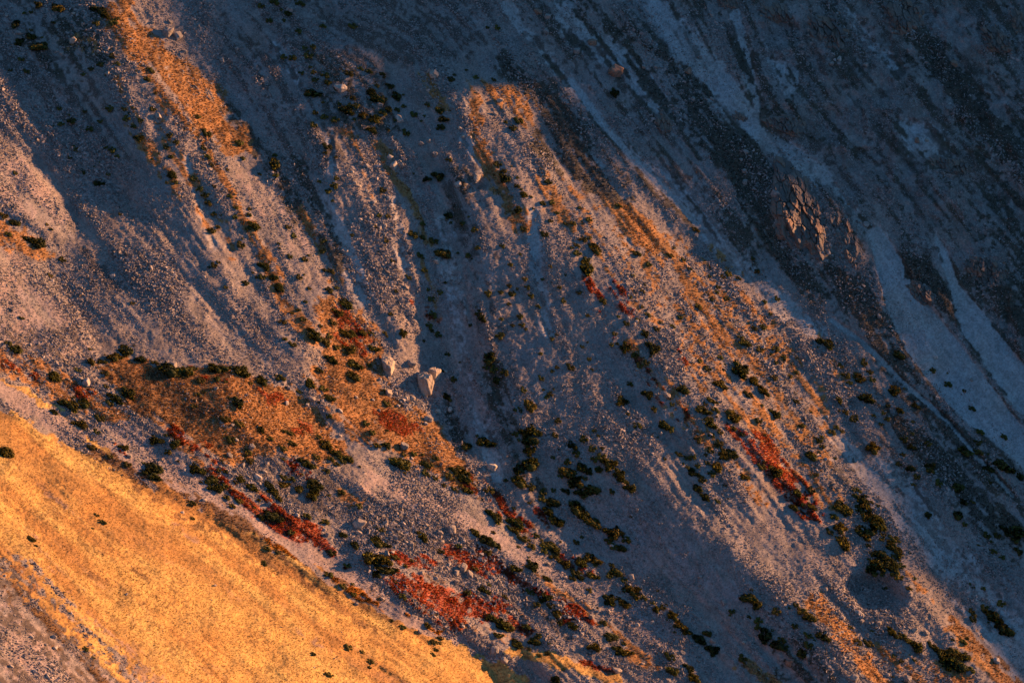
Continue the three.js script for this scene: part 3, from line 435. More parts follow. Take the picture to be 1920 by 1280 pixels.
// ---- boulders: x, y, half width, [paint, stretch up]
const BOULDERS = [
  [312, 65, 12, 1], [332, 69, 9, 1], [135, 78, 7, 0], [155, 46, 4, 0], [137, 26, 4, 0], [115, 101, 5, 1], [106, 97, 4, 1], [285, 43, 4, 0], [175, 104, 3, 2], [201, 138, 5, 0], [416, 115, 6, 1], [296, 219, 6, 0], [35, 62, 6, 1], [12, 30, 5, 1], [184, 97, 4, 0], [318, 42, 5, 1], [443, 93, 4, 1], [346, 97, 5, 1],
  [640, 168, 11, 2], [749, 226, 9, 2], [814, 142, 11, 0], [731, 295, 6, 2], [738, 312, 9, 2], [751, 311, 6, 1], [712, 198, 6, 1], [803, 170, 4, 2], [936, 190, 6, 0], [929, 214, 5, 0], [868, 256, 4, 0], [862, 241, 4, 0], [805, 265, 5, 0], [791, 270, 6, 1], [815, 291, 6, 1], [859, 346, 7, 2], [893, 336, 8, 0], [803, 133, 3, 0], [882, 258, 3, 2], [606, 42, 5, 1], [543, 20, 7, 1], [675, 306, 4, 2], [688, 312, 4, 2], [665, 343, 4, 2], [673, 350, 4, 2], [688, 359, 4, 2], [701, 379, 4, 2], [675, 412, 4, 2], [712, 428, 4, 2], [721, 424, 4, 2], [720, 441, 4, 0], [692, 372, 3, 2], [728, 372, 4, 2], [731, 389, 4, 0], [740, 402, 3, 0], [660, 323, 3, 2], [706, 336, 4, 2], [762, 540, 5, 0], [818, 492, 6, 2], [650, 471, 3, 2], [669, 349, 3, 0], [698, 404, 3, 2], [735, 430, 4, 0],
  [1027, 31, 7, 1], [1024, 60, 6, 1], [1010, 24, 8, 3], [1081, 98, 7, 1], [1111, 80, 9, 3], [1152, 136, 15, 3], [1290, 135, 8, 3], [1398, 285, 5, 1], [1335, 186, 5, 1], [1300, 187, 5, 1], [1232, 126, 6, 1], [1208, 127, 5, 1], [1233, 232, 5, 1], [1335, 30, 6, 1], [1720, 265, 6, 3], [1738, 263, 4, 0], [1624, 122, 5, 1], [1455, 365, 9, 1], [1396, 342, 6, 1], [1395, 322, 5, 1], [1390, 300, 4, 1], [1560, 120, 5, 1], [1574, 112, 5, 2], [1788, 120, 7, 3], [1625, 422, 7, 1],
  [161, 719, 9, 2], [150, 712, 6, 1], [210, 519, 5, 2], [382, 520, 4, 2], [325, 687, 8, 1], [404, 729, 5, 1], [435, 798, 4, 1], [442, 825, 5, 1], [536, 757, 5, 2], [585, 749, 7, 1], [575, 760, 4, 2], [637, 771, 5, 2], [541, 729, 5, 1],
  [728, 737, 8, 0], [742, 738, 4, 0], [760, 748, 5, 0], [773, 748, 5, 0], [746, 761, 4, 2], [771, 684, 8, 1], [766, 677, 3, 2], [834, 697, 4, 2], [847, 706, 3, 2], [820, 772, 6, 2], [844, 769, 6, 2], [802, 788, 9, 1], [798, 795, 5, 2], [757, 839, 9, 1], [923, 878, 10, 2], [712, 712, 3, 2], [836, 712, 5, 1], [668, 746, 4, 0], [699, 750, 3, 2], [711, 770, 3, 2], [637, 818, 4, 2], [612, 795, 4, 1], [772, 860, 3, 2],
  [671, 986, 11, 0], [722, 985, 7, 0], [708, 975, 4, 0], [672, 1000, 6, 0], [845, 996, 10, 1], [825, 1000, 7, 1], [868, 1068, 9, 1], [880, 1078, 8, 1], [855, 1076, 6, 1], [725, 1040, 7, 1], [736, 1036, 4, 2], [945, 1239, 8, 1], [926, 1221, 10, 1], [667, 1133, 5, 1], [787, 1186, 5, 1], [716, 1123, 4, 0], [868, 1015, 4, 2], [644, 1013, 4, 2], [557, 967, 5, 2], [608, 994, 4, 2], [614, 1004, 5, 1], [769, 1022, 6, 1], [745, 1018, 4, 0], [828, 1016, 5, 0], [842, 1060, 4, 2], [800, 985, 4, 0], [760, 965, 4, 2], [790, 1075, 4, 0], [818, 1085, 4, 2], [868, 1175, 4, 2], [855, 1092, 5, 0], [382, 938, 5, 2], [242, 857, 5, 1], [300, 862, 4, 0], [482, 896, 7, 2], [495, 885, 5, 1], [455, 872, 5, 1], [430, 855, 6, 1], [470, 840, 7, 1], [500, 870, 5, 0], [345, 882, 3, 2], [505, 945, 5, 2], [525, 900, 4, 1], [341, 962, 4, 2],
  [1183, 1083, 7, 1], [1090, 1080, 4, 2], [1028, 1059, 4, 0], [985, 1087, 4, 2], [1158, 1259, 8, 0], [1338, 1203, 6, 1], [1313, 1082, 4, 1], [1195, 1173, 5, 0], [1147, 1024, 4, 2], [1056, 1131, 5, 1], [1108, 1158, 6, 1], [1233, 1211, 6, 1], [1060, 1083, 4, 2], [1141, 1147, 5, 0], [1078, 1194, 5, 2], [1205, 1245, 4, 0], [1110, 1110, 3, 2], [1222, 1167, 4, 2], [1310, 1240, 4, 1], [1357, 1130, 5, 1], [1395, 1205, 4, 2], [1280, 1225, 5, 1],
  [1580, 1159, 6, 0], [1548, 1107, 5, 0], [1556, 1097, 4, 0], [1738, 1188, 6, 0], [1648, 1170, 5, 0], [1600, 1272, 8, 1], [1700, 1274, 9, 1], [1481, 1243, 8, 3], [1868, 1240, 7, 2], [1563, 1236, 4, 2], [1515, 1231, 4, 2], [1664, 1266, 4, 2], [1617, 1166, 4, 0], [1444, 1100, 4, 0], [1609, 1150, 4, 0], [1715, 1182, 5, 0], [1490, 1012, 3, 2], [1529, 1268, 4, 1], [1728, 1226, 4, 0],
  [1252, 743, 7, 0], [1320, 793, 4, 2], [1333, 816, 4, 1], [1246, 691, 6, 1], [1240, 813, 4, 2], [1069, 811, 4, 0], [1178, 597, 4, 2], [1194, 603, 4, 2], [1201, 660, 3, 2], [1195, 694, 4, 0], [1140, 499, 3, 2], [1107, 401, 3, 2], [1365, 775, 3, 2], [1407, 817, 3, 2], [1551, 782, 4, 2], [1755, 671, 4, 2], [1823, 713, 4, 1], [1758, 747, 4, 2], [1694, 643, 5, 1], [1650, 595, 5, 1],
  [100, 1195, 5, 2], [103, 1216, 5, 2], [58, 1195, 4, 2], [88, 1270, 5, 2], [22, 1250, 3, 2], [85, 1210, 3, 0], [20, 1250, 4, 2], [402, 1098, 3, 2], [236, 1115, 3, 2], [64, 1259, 4, 2], [8, 1080, 3, 2],
];
const rockThings = [];
{
  const r = rng(77), m = new THREE.Matrix4();
  BOULDERS.forEach(([x, y, h, paint], i) => {
    const p = at(x, y), k = metresPer(depth(x, y)), n = normalAt(x, y, 8), d = 1.75 * h * k;
    const o = new THREE.Mesh(ROCKS[i % ROCKS.length], ROCK_PAINT[paint]);
    o.name = numbered('boulder');
    o.quaternion.setFromUnitVectors(Y, n.lerp(Y, 0.4).normalize()).multiply(new THREE.Quaternion().setFromAxisAngle(Y, r() * 6.28));
    o.scale.set(d * (0.95 + 0.3 * r()), d * (0.75 + 0.3 * r()), d * (0.85 + 0.3 * r()));
    o.position.copy(p).addScaledVector(n, d * 0.12);
    tag(o, '', 'boulder', 'boulders strewn over the mountainside');
    scene.add(shadows(o)); rockThings.push({ o, x, y, r: h, paint });
  });
}
function hewn(name, label, x, y, size, seed, paint, turn, n = 9) {    // the three big blocks by the orange slope, shaped one by one
  const g = boulderShape(seed, n, 12), o = new THREE.Mesh(g, ROCK_PAINT[paint]), k = metresPer(depth(x, y));
  o.name = numbered(name); o.rotation.set(turn[0], turn[1], turn[2]); o.scale.set(size[0] * k, size[1] * k, size[2] * k);
  o.position.copy(at(x, y)).addScaledVector(normalAt(x, y, 10), size[1] * k * 0.22);
  tag(o, label, 'boulder', 'boulders strewn over the mountainside'); scene.add(shadows(o));
}
hewn('boulder', 'big domed boulder with a sunlit crescent on its right side', 724, 688, [24, 27, 28], 201, 0, [0.15, -0.3, 0.05], 4);
hewn('boulder', 'largest cleft boulder, its right half glowing cream above the orange slope', 793, 724, [32, 40, 32], 205, 0, [0.08, -0.52, 0.12], 3);
hewn('boulder', 'thinner cream slab leaning against the right of the largest boulder', 811, 708, [18, 27, 22], 209, 0, [0.05, -0.45, -0.3], 3);
nameByPlace(rockThings, (t) => ['pale boulder', 'grey boulder', 'whitish boulder', 'rusty brown boulder'][t.paint], 'loose boulder');

// ---- crags: blocks of split rock standing out of the slope
const CRAG_PAINT = [col3(0.17, 0.125, 0.10), col3(0.21, 0.165, 0.135), col3(0.12, 0.10, 0.09), col3(0.24, 0.155, 0.11), col3(0.14, 0.125, 0.115)].map((c, i) => new THREE.MeshStandardMaterial({ name: 'crag_rock_' + i, color: c, roughness: 0.95, flatShading: true }));
function split(u, v, seed) {                                            // nearest and second nearest joint centre: [which, how near the joint]
  const iu = Math.floor(u), iv = Math.floor(v); let a = 9, b = 9, id = 0, du = 0, dv = 0;
  for (let j = -1; j < 2; j++) for (let i = -1; i < 2; i++) {
    const cu = iu + i + hash(iu + i, iv + j, seed) - u, cv = iv + j + hash(iu + i, iv + j, seed + 1) - v, d = Math.hypot(cu, cv);
    if (d < a) { b = a; a = d; id = hash(iu + i, iv + j, seed + 2); du = cu; dv = cv; } else if (d < b) b = d;
  }
  return [id, b - a, du, dv];
}
const cragPaint = new THREE.MeshStandardMaterial({ name: 'crag_face', color: 0xffffff, vertexColors: true, roughness: 0.95, flatShading: true });
function crag(label, x, y, rx, ry, n, seed, tall, out = 1) {           // bedrock standing out of the slope, split along leaning joints, with fallen blocks at its foot
  const root = new THREE.Group(), r = rng(seed * 31 + 7), base = at(x, y), lean = 0.22 + 0.25 * r(), cl = Math.cos(lean), sl = Math.sin(lean), size = Math.sqrt(rx * ry), high = out * (0.055 * size + 0.4);
  root.name = numbered('rock_outcrop'); root.position.copy(base); tag(root, label, 'rock outcrop', 'outcrops on the far face'); scene.add(root);
  const step = Math.max(0.9, size / 70), nu = Math.ceil(2.3 * rx / step), nv = Math.ceil(2.3 * ry / step), pos = [], col = [], idx = [], keep = [], cell = clamp(size / 4.2, 4.5, 13);
  for (let j = 0; j <= nv; j++) for (let i = 0; i <= nu; i++) {
    const u = (i / nu - 0.5) * 2.3, v = (j / nv - 0.5) * 2.3, q = Math.hypot(u, v) + 0.28 * noise(u * 2.2 + seed, v * 2.2, 31) + 0.14 * noise(u * 6 + seed, v * 6, 32);
    const px = x + u * rx + 0.45 * v * ry * sl, py = y + v * ry + 0.2 * u * rx, ju = (px - x) * cl - (py - y) * sl * 0.8, jv = ((py - y) * cl + (px - x) * sl) / (1.2 + tall * 0.7), wob = 0.18 * noise(px / 6, py / 6, 33);
    const A = split(ju / cell + wob, jv / cell + wob, seed * 7), B = split(ju / (cell * 0.42), jv / (cell * 0.55), seed * 7 + 3);
    const body = sstep(1.0, 0.45, q), h = high * body * (0.55 + 0.45 * noise(px / 30, py / 40, 34)) + body * (0.95 * (A[0] - 0.4) + 0.9 * (A[2] * (A[0] - 0.3) + A[3] * 0.5 * (B[0] - 0.5)) + 0.32 * (B[0] - 0.5) - 0.55 * (1 - sstep(0, 0.16, A[1])) - 0.2 * (1 - sstep(0, 0.2, B[1]))) * clamp(size / 34, 0.5, 1.25);
    place(px, py, depth(px, py) + mix(-0.7, h, sstep(1.08, 0.8, q))).sub(base).toArray(pos, pos.length); keep.push(q < 1.12);
    const c = [CRAG_PAINT[Math.floor(A[0] * 4.99)].color, CRAG_PAINT[Math.floor(B[0] * 4.99)].color], t = 0.85 + 0.3 * hash(i, j, 35);
    col.push((0.65 * c[0].r + 0.35 * c[1].r) * t, (0.65 * c[0].g + 0.35 * c[1].g) * t, (0.65 * c[0].b + 0.35 * c[1].b) * t);
  }
  for (let j = 0; j < nv; j++) for (let i = 0; i < nu; i++) { const a = j * (nu + 1) + i, b = a + 1, c = a + nu + 1, d = c + 1; if (keep[a] && keep[b] && keep[c] && keep[d]) idx.push(a, c, b, b, c, d); }
  const g = new THREE.BufferGeometry(); g.setAttribute('position', new THREE.Float32BufferAttribute(pos, 3)); g.setAttribute('color', new THREE.Float32BufferAttribute(col, 3)); g.setIndex(idx); g.computeVertexNormals();
  const face = new THREE.Mesh(g, cragPaint); face.name = 'rock_face'; root.add(face);
  for (let i = 0; i < n / 5; i++) {                                    // blocks that have come loose but still lean on it
    const a = r() * 6.28, q = 0.55 + 0.5 * r(), bx = x + rx * q * Math.cos(a) + 0.3 * ry * sl, by = y + ry * q * Math.abs(Math.sin(a)) * (r() < 0.75 ? 1 : -1), k = metresPer(depth(bx, by)), d = (3 + 5 * r() * r()) * k * clamp(size / 30, 0.6, 1.3);
    const o = new THREE.Mesh(ROCKS[i % ROCKS.length], ROCK_PAINT[r() < 0.5 ? 3 : 1]); o.name = 'rock_block'; o.position.copy(at(bx, by)).sub(base); o.scale.set(d, d * (0.8 + 0.7 * r()), d); o.rotation.set(r(), r() * 6, r()); root.add(o);
  }
  shadows(root);
}
crag('broad jagged brown crag left of the pale chutes', 1498, 392, 58, 88, 84, 1, 1.8, 0.75);
crag('narrow dark ridge of rock right of the brown crag', 1590, 440, 32, 58, 44, 2, 1.3, 0.3);
crag('square ribbed rock standing alone on the far streaks', 1246, 230, 17, 25, 22, 3, 1.7, 0.9);
crag('low oval rock at the end of the far scree', 1388, 218, 15, 10, 9, 4, 0.9, 1.0);
crag('reddish columned crag at the middle of the top edge', 1550, 55, 48, 34, 56, 5, 1.6, 0.9);
crag('brown columned crag right of the top scree tongue', 1690, 25, 42, 40, 50, 6, 1.6, 0.9);
crag('small dark crag cut by the top edge', 1368, 4, 26, 16, 18, 7, 1.5, 0.8);
crag('low dark crag under the top scree patch', 1475, 235, 44, 20, 30, 8, 1.0, 0.6);
crag('dark rock steps on the tongue between the chutes', 1728, 550, 28, 22, 24, 9, 1.0, 0.6);
crag('dark broken crag right of the pale chutes', 1850, 510, 42, 26, 34, 10, 1.1, 0.7);
crag('rounded dark crag in the upper right corner', 1868, 75, 34, 26, 30, 11, 1.1, 0.7);
crag('dark crag cut by the top right edge', 1915, 40, 20, 26, 16, 12, 1.4, 0.8);
crag('faint crag below the pale far patch', 1790, 310, 46, 18, 26, 13, 1.0, 0.5);
crag('reddish crag at the top left of the far crags', 1460, 25, 34, 22, 26, 14, 1.4, 0.8);

// ---- shrubs: x, y, half width
const SHRUBS = [
  75, 88, 10, 110, 204, 6, 134, 228, 6, 113, 233, 6, 168, 243, 7, 140, 279, 7, 210, 283, 6, 219, 293, 5, 157, 292, 4, 70, 10, 8, 108, 15, 9, 35, 80, 9, 30, 45, 8, 58, 68, 8, 38, 112, 6, 48, 134, 5, 186, 22, 9, 195, 30, 8, 212, 42, 7, 180, 45, 7, 210, 105, 6, 218, 120, 6, 280, 130, 6, 285, 205, 6, 260, 260, 8, 250, 238, 6, 236, 222, 6, 262, 226, 5, 310, 276, 6, 330, 268, 5, 370, 220, 6, 385, 250, 7, 380, 278, 6, 388, 295, 6, 395, 310, 5, 448, 270, 7, 455, 298, 5, 318, 255, 5, 320, 295, 5, 188, 122, 6, 170, 130, 6, 155, 140, 4, 205, 205, 7, 275, 150, 6, 232, 205, 5,
  587, 177, 10, 610, 142, 7, 590, 150, 6, 615, 155, 8, 587, 136, 5, 549, 110, 7, 531, 107, 6, 570, 90, 6, 587, 90, 6, 577, 105, 7, 565, 137, 5, 655, 140, 7, 675, 129, 6, 692, 135, 6, 717, 140, 5, 707, 162, 5, 730, 162, 8, 695, 175, 8, 705, 188, 9, 742, 182, 8, 652, 210, 9, 667, 200, 6, 680, 217, 8, 655, 197, 5, 700, 225, 10, 627, 225, 7, 590, 212, 7, 587, 235, 6, 607, 220, 7, 697, 245, 8, 745, 207, 6, 775, 215, 6, 802, 197, 5, 825, 208, 8, 832, 225, 8, 827, 240, 7, 760, 250, 7, 842, 300, 7, 512, 310, 10, 515, 292, 6, 612, 275, 7, 610, 287, 5, 845, 150, 6, 892, 145, 5, 925, 150, 4, 540, 27, 8, 562, 8, 7, 505, 40, 6, 560, 60, 6, 605, 50, 6, 660, 50, 6, 932, 52, 6, 488, 12, 6, 515, 5, 7, 730, 205, 8, 718, 213, 6, 971, 227, 7, 962, 242, 6, 1152, 176, 8, 662, 185, 6, 720, 185, 6,
  5, 405, 8, 25, 420, 8, 62, 455, 11, 115, 487, 7, 15, 440, 6, 92, 517, 6, 95, 430, 4, 39, 597, 5, 27, 325, 5, 185, 345, 8, 155, 323, 6, 224, 402, 4, 322, 330, 8, 362, 335, 7, 328, 342, 6, 385, 367, 7, 375, 355, 6, 400, 350, 4, 430, 369, 5, 390, 382, 6, 400, 402, 6, 442, 390, 5, 467, 392, 5, 440, 407, 5, 397, 434, 7, 473, 425, 8, 467, 404, 5, 450, 460, 7, 400, 498, 6, 408, 492, 4, 460, 532, 6, 422, 539, 4, 247, 569, 4,
  517, 330, 6, 481, 427, 8, 539, 426, 5, 550, 442, 6, 605, 452, 6, 605, 472, 6, 542, 482, 6, 570, 487, 6, 495, 500, 8, 490, 520, 7, 512, 522, 8, 522, 542, 9, 560, 520, 6, 621, 510, 7, 579, 541, 5, 617, 546, 6, 630, 540, 5, 650, 570, 9, 632, 587, 8, 530, 605, 7, 567, 599, 6, 560, 582, 5, 622, 605, 6, 587, 630, 10, 645, 625, 9, 660, 627, 8, 680, 625, 8, 695, 625, 6, 534, 637, 6, 617, 630, 5, 742, 546, 5, 732, 589, 5, 755, 626, 8, 765, 520, 5, 786, 479, 6, 795, 507, 6, 775, 442, 7, 735, 490, 5, 722, 452, 6, 727, 405, 6, 710, 404, 4, 717, 357, 5, 792, 420, 5, 660, 442, 5, 800, 337, 8, 822, 332, 9, 840, 405, 8, 867, 420, 6, 889, 431, 5, 812, 452, 6, 832, 477, 9, 877, 480, 6, 895, 465, 6, 807, 560, 7, 825, 549, 5, 915, 551, 5, 939, 549, 6, 897, 587, 7, 905, 599, 8, 940, 599, 4, 812, 592, 7, 805, 612, 6, 820, 627, 6, 937, 632, 7, 955, 537, 5, 957, 552, 5, 954, 570, 5, 630, 335, 6, 627, 350, 7, 615, 360, 5, 945, 335, 9, 942, 462, 5, 945, 322, 6, 932, 308, 6,
  970, 350, 6, 982, 367, 8, 970, 395, 8, 1027, 342, 6, 1017, 382, 6, 1035, 380, 6, 1045, 400, 5, 1087, 390, 5, 1060, 420, 5, 1075, 420, 5, 1104, 412, 5, 1020, 440, 6, 980, 429, 6, 1095, 450, 7, 1082, 461, 5, 1082, 475, 7, 1099, 487, 7, 1115, 465, 9, 1097, 505, 9, 1032, 500, 4, 975, 477, 4, 984, 524, 5, 989, 539, 5, 996, 556, 6, 1009, 575, 5, 961, 552, 5, 975, 595, 7, 979, 610, 6, 1049, 540, 4, 1056, 564, 5, 1086, 550, 5, 1131, 567, 7, 1205, 547, 5, 1182, 557, 5, 1216, 496, 5, 1256, 479, 5, 1281, 487, 4, 1294, 505, 4, 1195, 477, 6, 1346, 539, 5, 1362, 560, 6, 1335, 562, 5, 1310, 577, 6, 1274, 595, 5, 1230, 617, 6, 1174, 607, 6, 1195, 600, 5, 1215, 591, 5, 1209, 627, 8, 1044, 627, 4, 1035, 636, 5, 1152, 626, 5, 1390, 634, 6, 1415, 617, 5, 1431, 615, 7, 1261, 612, 5, 1305, 432, 6, 1365, 515, 6, 1385, 522, 5, 1420, 510, 5, 1102, 592, 4, 1160, 386, 6, 1457, 560, 5,
  1172, 652, 9, 1190, 667, 7, 1199, 686, 6, 1212, 680, 6, 1224, 655, 10, 1104, 674, 5, 1069, 689, 6, 1044, 689, 4, 1014, 709, 6, 981, 731, 6, 1014, 664, 4, 1091, 650, 4, 1031, 740, 7, 995, 762, 10, 966, 770, 5, 976, 772, 4, 1165, 752, 9, 1182, 721, 5, 1215, 741, 8, 1227, 769, 6, 1196, 800, 7, 1244, 799, 8, 1257, 806, 7, 1279, 732, 9, 1335, 752, 8, 1320, 771, 10, 1342, 770, 7, 1376, 785, 11, 1332, 795, 9, 1350, 810, 6, 1309, 825, 7, 1335, 817, 5, 1349, 830, 5, 1332, 845, 6, 1272, 852, 7, 1290, 860, 6, 1300, 857, 6, 1372, 850, 11, 1355, 857, 10, 1347, 877, 10, 1327, 869, 6, 1309, 875, 5, 1290, 877, 5, 1297, 887, 8, 1335, 890, 6, 1317, 900, 7, 1309, 915, 8, 1322, 934, 8, 1360, 910, 4, 1395, 895, 8, 1427, 875, 7, 1387, 697, 11, 1412, 717, 9, 1430, 734, 10, 1402, 740, 7, 1350, 722, 11, 1397, 644, 8, 1424, 655, 7, 1312, 677, 5, 1326, 692, 6, 1351, 671, 6, 1422, 790, 7, 1375, 805, 6, 1075, 840, 8, 1070, 835, 8, 1081, 852, 7, 1110, 842, 7, 1129, 842, 5, 1115, 862, 7, 1127, 857, 7, 1142, 872, 10, 1125, 880, 8, 1092, 876, 9, 1104, 885, 8, 1064, 867, 7, 1065, 887, 10, 1079, 904, 12, 1160, 890, 9, 1167, 901, 9, 1180, 917, 10, 1110, 921, 9, 1147, 922, 5, 1090, 926, 9, 1062, 922, 8, 1094, 824, 6, 1040, 817, 6, 1046, 789, 6, 1035, 945, 11, 1079, 950, 9, 1016, 937, 6, 1017, 924, 7, 995, 915, 7, 972, 902, 10, 970, 882, 9, 995, 870, 14, 992, 845, 9, 997, 810, 12, 985, 815, 9, 967, 815, 7, 992, 827, 9,
  609, 642, 8, 547, 646, 6, 630, 652, 7, 652, 657, 11, 700, 655, 8, 665, 685, 9, 660, 705, 9, 597, 695, 6, 620, 677, 9, 579, 721, 8, 605, 729, 7, 490, 715, 9, 525, 710, 7, 560, 735, 5, 617, 745, 8, 692, 685, 5, 724, 757, 7, 685, 795, 7, 697, 812, 7, 617, 781, 6, 487, 806, 8, 707, 837, 6, 725, 836, 8, 752, 871, 12, 795, 871, 8, 807, 872, 6, 796, 887, 7, 815, 897, 6, 867, 885, 12, 852, 884, 9, 867, 899, 9, 842, 894, 6, 817, 860, 6, 775, 852, 6, 757, 852, 5, 832, 911, 5, 850, 917, 6, 877, 922, 8, 920, 920, 6, 911, 921, 6, 876, 837, 8, 912, 832, 9, 919, 670, 9, 925, 692, 7, 947, 700, 6, 930, 715, 8, 840, 664, 5, 850, 712, 6, 837, 745, 8, 610, 837, 10, 547, 832, 7, 542, 812, 7, 529, 841, 6, 592, 857, 6, 631, 852, 8, 652, 861, 8, 642, 865, 7, 620, 862, 6, 631, 871, 6, 572, 872, 9, 587, 875, 6, 612, 884, 6, 532, 909, 8, 531, 896, 6, 547, 899, 6, 590, 915, 11, 585, 930, 9, 560, 917, 8, 512, 925, 9, 522, 937, 7, 640, 925, 7, 505, 910, 8, 597, 820, 5, 672, 950, 6,
  170, 680, 8, 189, 679, 8, 215, 672, 10, 232, 660, 11, 262, 675, 10, 290, 681, 6, 312, 694, 12, 327, 702, 8, 347, 697, 9, 362, 692, 7, 345, 706, 6, 400, 692, 11, 415, 694, 10, 445, 694, 10, 452, 702, 9, 462, 702, 7, 375, 715, 7, 407, 712, 7, 100, 709, 10, 32, 656, 10, 15, 645, 7, 144, 694, 6, 130, 762, 11, 156, 756, 9, 214, 751, 9, 240, 739, 10, 205, 756, 6, 197, 725, 6, 197, 701, 7, 370, 740, 6, 445, 757, 9, 362, 762, 6, 420, 787, 7, 447, 795, 6, 291, 827, 9, 327, 835, 9, 315, 849, 6, 230, 840, 8, 367, 882, 10, 395, 900, 10, 402, 917, 10, 420, 912, 7, 425, 934, 6, 435, 950, 6, 450, 901, 8, 472, 917, 8, 447, 940, 6, 409, 882, 6, 422, 885, 5, 465, 865, 7, 465, 850, 7, 431, 825, 7, 10, 852, 10, 285, 882, 11, 100, 774, 8, 147, 797, 9, 170, 840, 7, 237, 872, 7, 285, 895, 10, 205, 857, 6, 360, 945, 7, 185, 785, 7, 180, 810, 6,
  510, 967, 12, 490, 970, 8, 575, 970, 7, 610, 980, 7, 692, 980, 6, 712, 994, 7, 545, 999, 6, 642, 1004, 8, 705, 1014, 9, 725, 1024, 8, 750, 1005, 5, 790, 1009, 9, 622, 1037, 7, 665, 1022, 8, 700, 1052, 16, 720, 1052, 10, 725, 1070, 11, 705, 1077, 9, 737, 1045, 6, 825, 1035, 7, 760, 1062, 5, 771, 1051, 4, 890, 1001, 8, 910, 1014, 11, 932, 1024, 8, 915, 1036, 7, 860, 1025, 6, 927, 971, 10, 956, 991, 6, 890, 1067, 6, 905, 1107, 8, 877, 1112, 6, 915, 1097, 5, 945, 1120, 6, 937, 1172, 12, 947, 1177, 10, 917, 1160, 8, 935, 1192, 8, 755, 1120, 6, 755, 1177, 7, 802, 1175, 8, 734, 1164, 4, 825, 1197, 5, 810, 1204, 5, 825, 1206, 4, 811, 1227, 6, 652, 1214, 6, 695, 1241, 5, 615, 1266, 6, 587, 1227, 5, 495, 1059, 5, 520, 1036, 5, 501, 1030, 6, 617, 1079, 7, 642, 1100, 7, 662, 1115, 5, 650, 1061, 5, 58, 1010, 8, 180, 966, 4, 192, 980, 5, 160, 1218, 5,
  967, 982, 9, 967, 996, 8, 980, 1011, 7, 1005, 1005, 7, 1030, 1024, 9, 997, 1026, 6, 1020, 1035, 7, 1042, 1036, 8, 1037, 1044, 7, 1057, 1059, 9, 1090, 1055, 11, 1046, 981, 9, 1027, 962, 9, 1080, 1017, 6, 1112, 1050, 10, 1142, 1080, 7, 1152, 1075, 8, 1169, 1087, 7, 1112, 1081, 8, 1087, 1082, 8, 1074, 1086, 7, 1077, 1074, 7, 1105, 1107, 6, 1142, 1127, 11, 1172, 1135, 10, 1160, 1124, 7, 1187, 1111, 12, 1179, 1102, 8, 1206, 1122, 6, 1224, 1131, 6, 1231, 1144, 8, 1242, 1140, 7, 1261, 1155, 9, 1275, 1174, 9, 1285, 1186, 8, 1327, 1189, 8, 1311, 1202, 10, 1337, 1221, 11, 1145, 1196, 9, 1160, 1222, 10, 1175, 1225, 8, 1112, 1216, 9, 1020, 1122, 10, 1032, 1137, 7, 1045, 1150, 8, 1047, 1166, 8, 1075, 1177, 9, 992, 1110, 7, 1024, 1085, 8, 1007, 1135, 7, 1010, 1194, 7, 1000, 1205, 10, 987, 1177, 6, 970, 1207, 9, 1132, 1169, 7, 1255, 1232, 7, 1262, 1260, 11, 1292, 1254, 8, 1300, 1272, 9, 1157, 997, 9, 1145, 1002, 10, 1175, 1014, 7, 1165, 1030, 8, 1142, 1015, 7, 1150, 1025, 6, 1112, 980, 12, 1090, 965, 10, 1405, 1122, 9, 1417, 1135, 9, 1372, 1147, 6, 1422, 1165, 7, 1421, 1177, 6, 1432, 1195, 10, 1392, 1235, 7, 997, 1062, 10, 967, 1067, 8, 1027, 1226, 6, 1042, 1276, 8,
  1455, 656, 7, 1470, 672, 6, 1455, 680, 5, 1494, 699, 5, 1452, 710, 6, 1482, 706, 4, 1587, 705, 7, 1611, 711, 9, 1576, 687, 5, 1594, 719, 5, 1632, 699, 6, 1635, 712, 6, 1549, 645, 10, 1620, 680, 7, 1675, 735, 9, 1627, 750, 11, 1572, 751, 8, 1586, 774, 5, 1600, 786, 7, 1606, 781, 4, 1561, 812, 7, 1569, 802, 5, 1637, 842, 9, 1665, 761, 5, 1657, 775, 5, 1665, 787, 5, 1639, 780, 4, 1687, 771, 8, 1709, 839, 8, 1741, 834, 6, 1696, 825, 6, 1694, 854, 5, 1685, 870, 5, 1707, 880, 8, 1719, 895, 7, 1745, 875, 8, 1745, 884, 6, 1760, 906, 7, 1807, 845, 8, 1837, 850, 7, 1821, 851, 6, 1875, 871, 10, 1887, 880, 12, 1852, 880, 9, 1912, 895, 8, 1797, 917, 9, 1807, 942, 8, 1839, 812, 7, 1824, 767, 6, 1884, 821, 6, 1779, 722, 6, 1750, 696, 6, 1717, 761, 8, 1835, 830, 6, 1685, 667, 8, 1452, 777, 9, 1505, 800, 6, 1534, 826, 8, 1542, 839, 6, 1491, 752, 6, 1520, 855, 9, 1452, 885, 10, 1487, 952, 8, 1522, 950, 8, 1497, 925, 9, 1532, 891, 5, 1521, 920, 6, 1607, 920, 7, 1615, 939, 9, 1620, 952, 9, 1580, 951, 14, 1590, 957, 9, 1624, 931, 4,
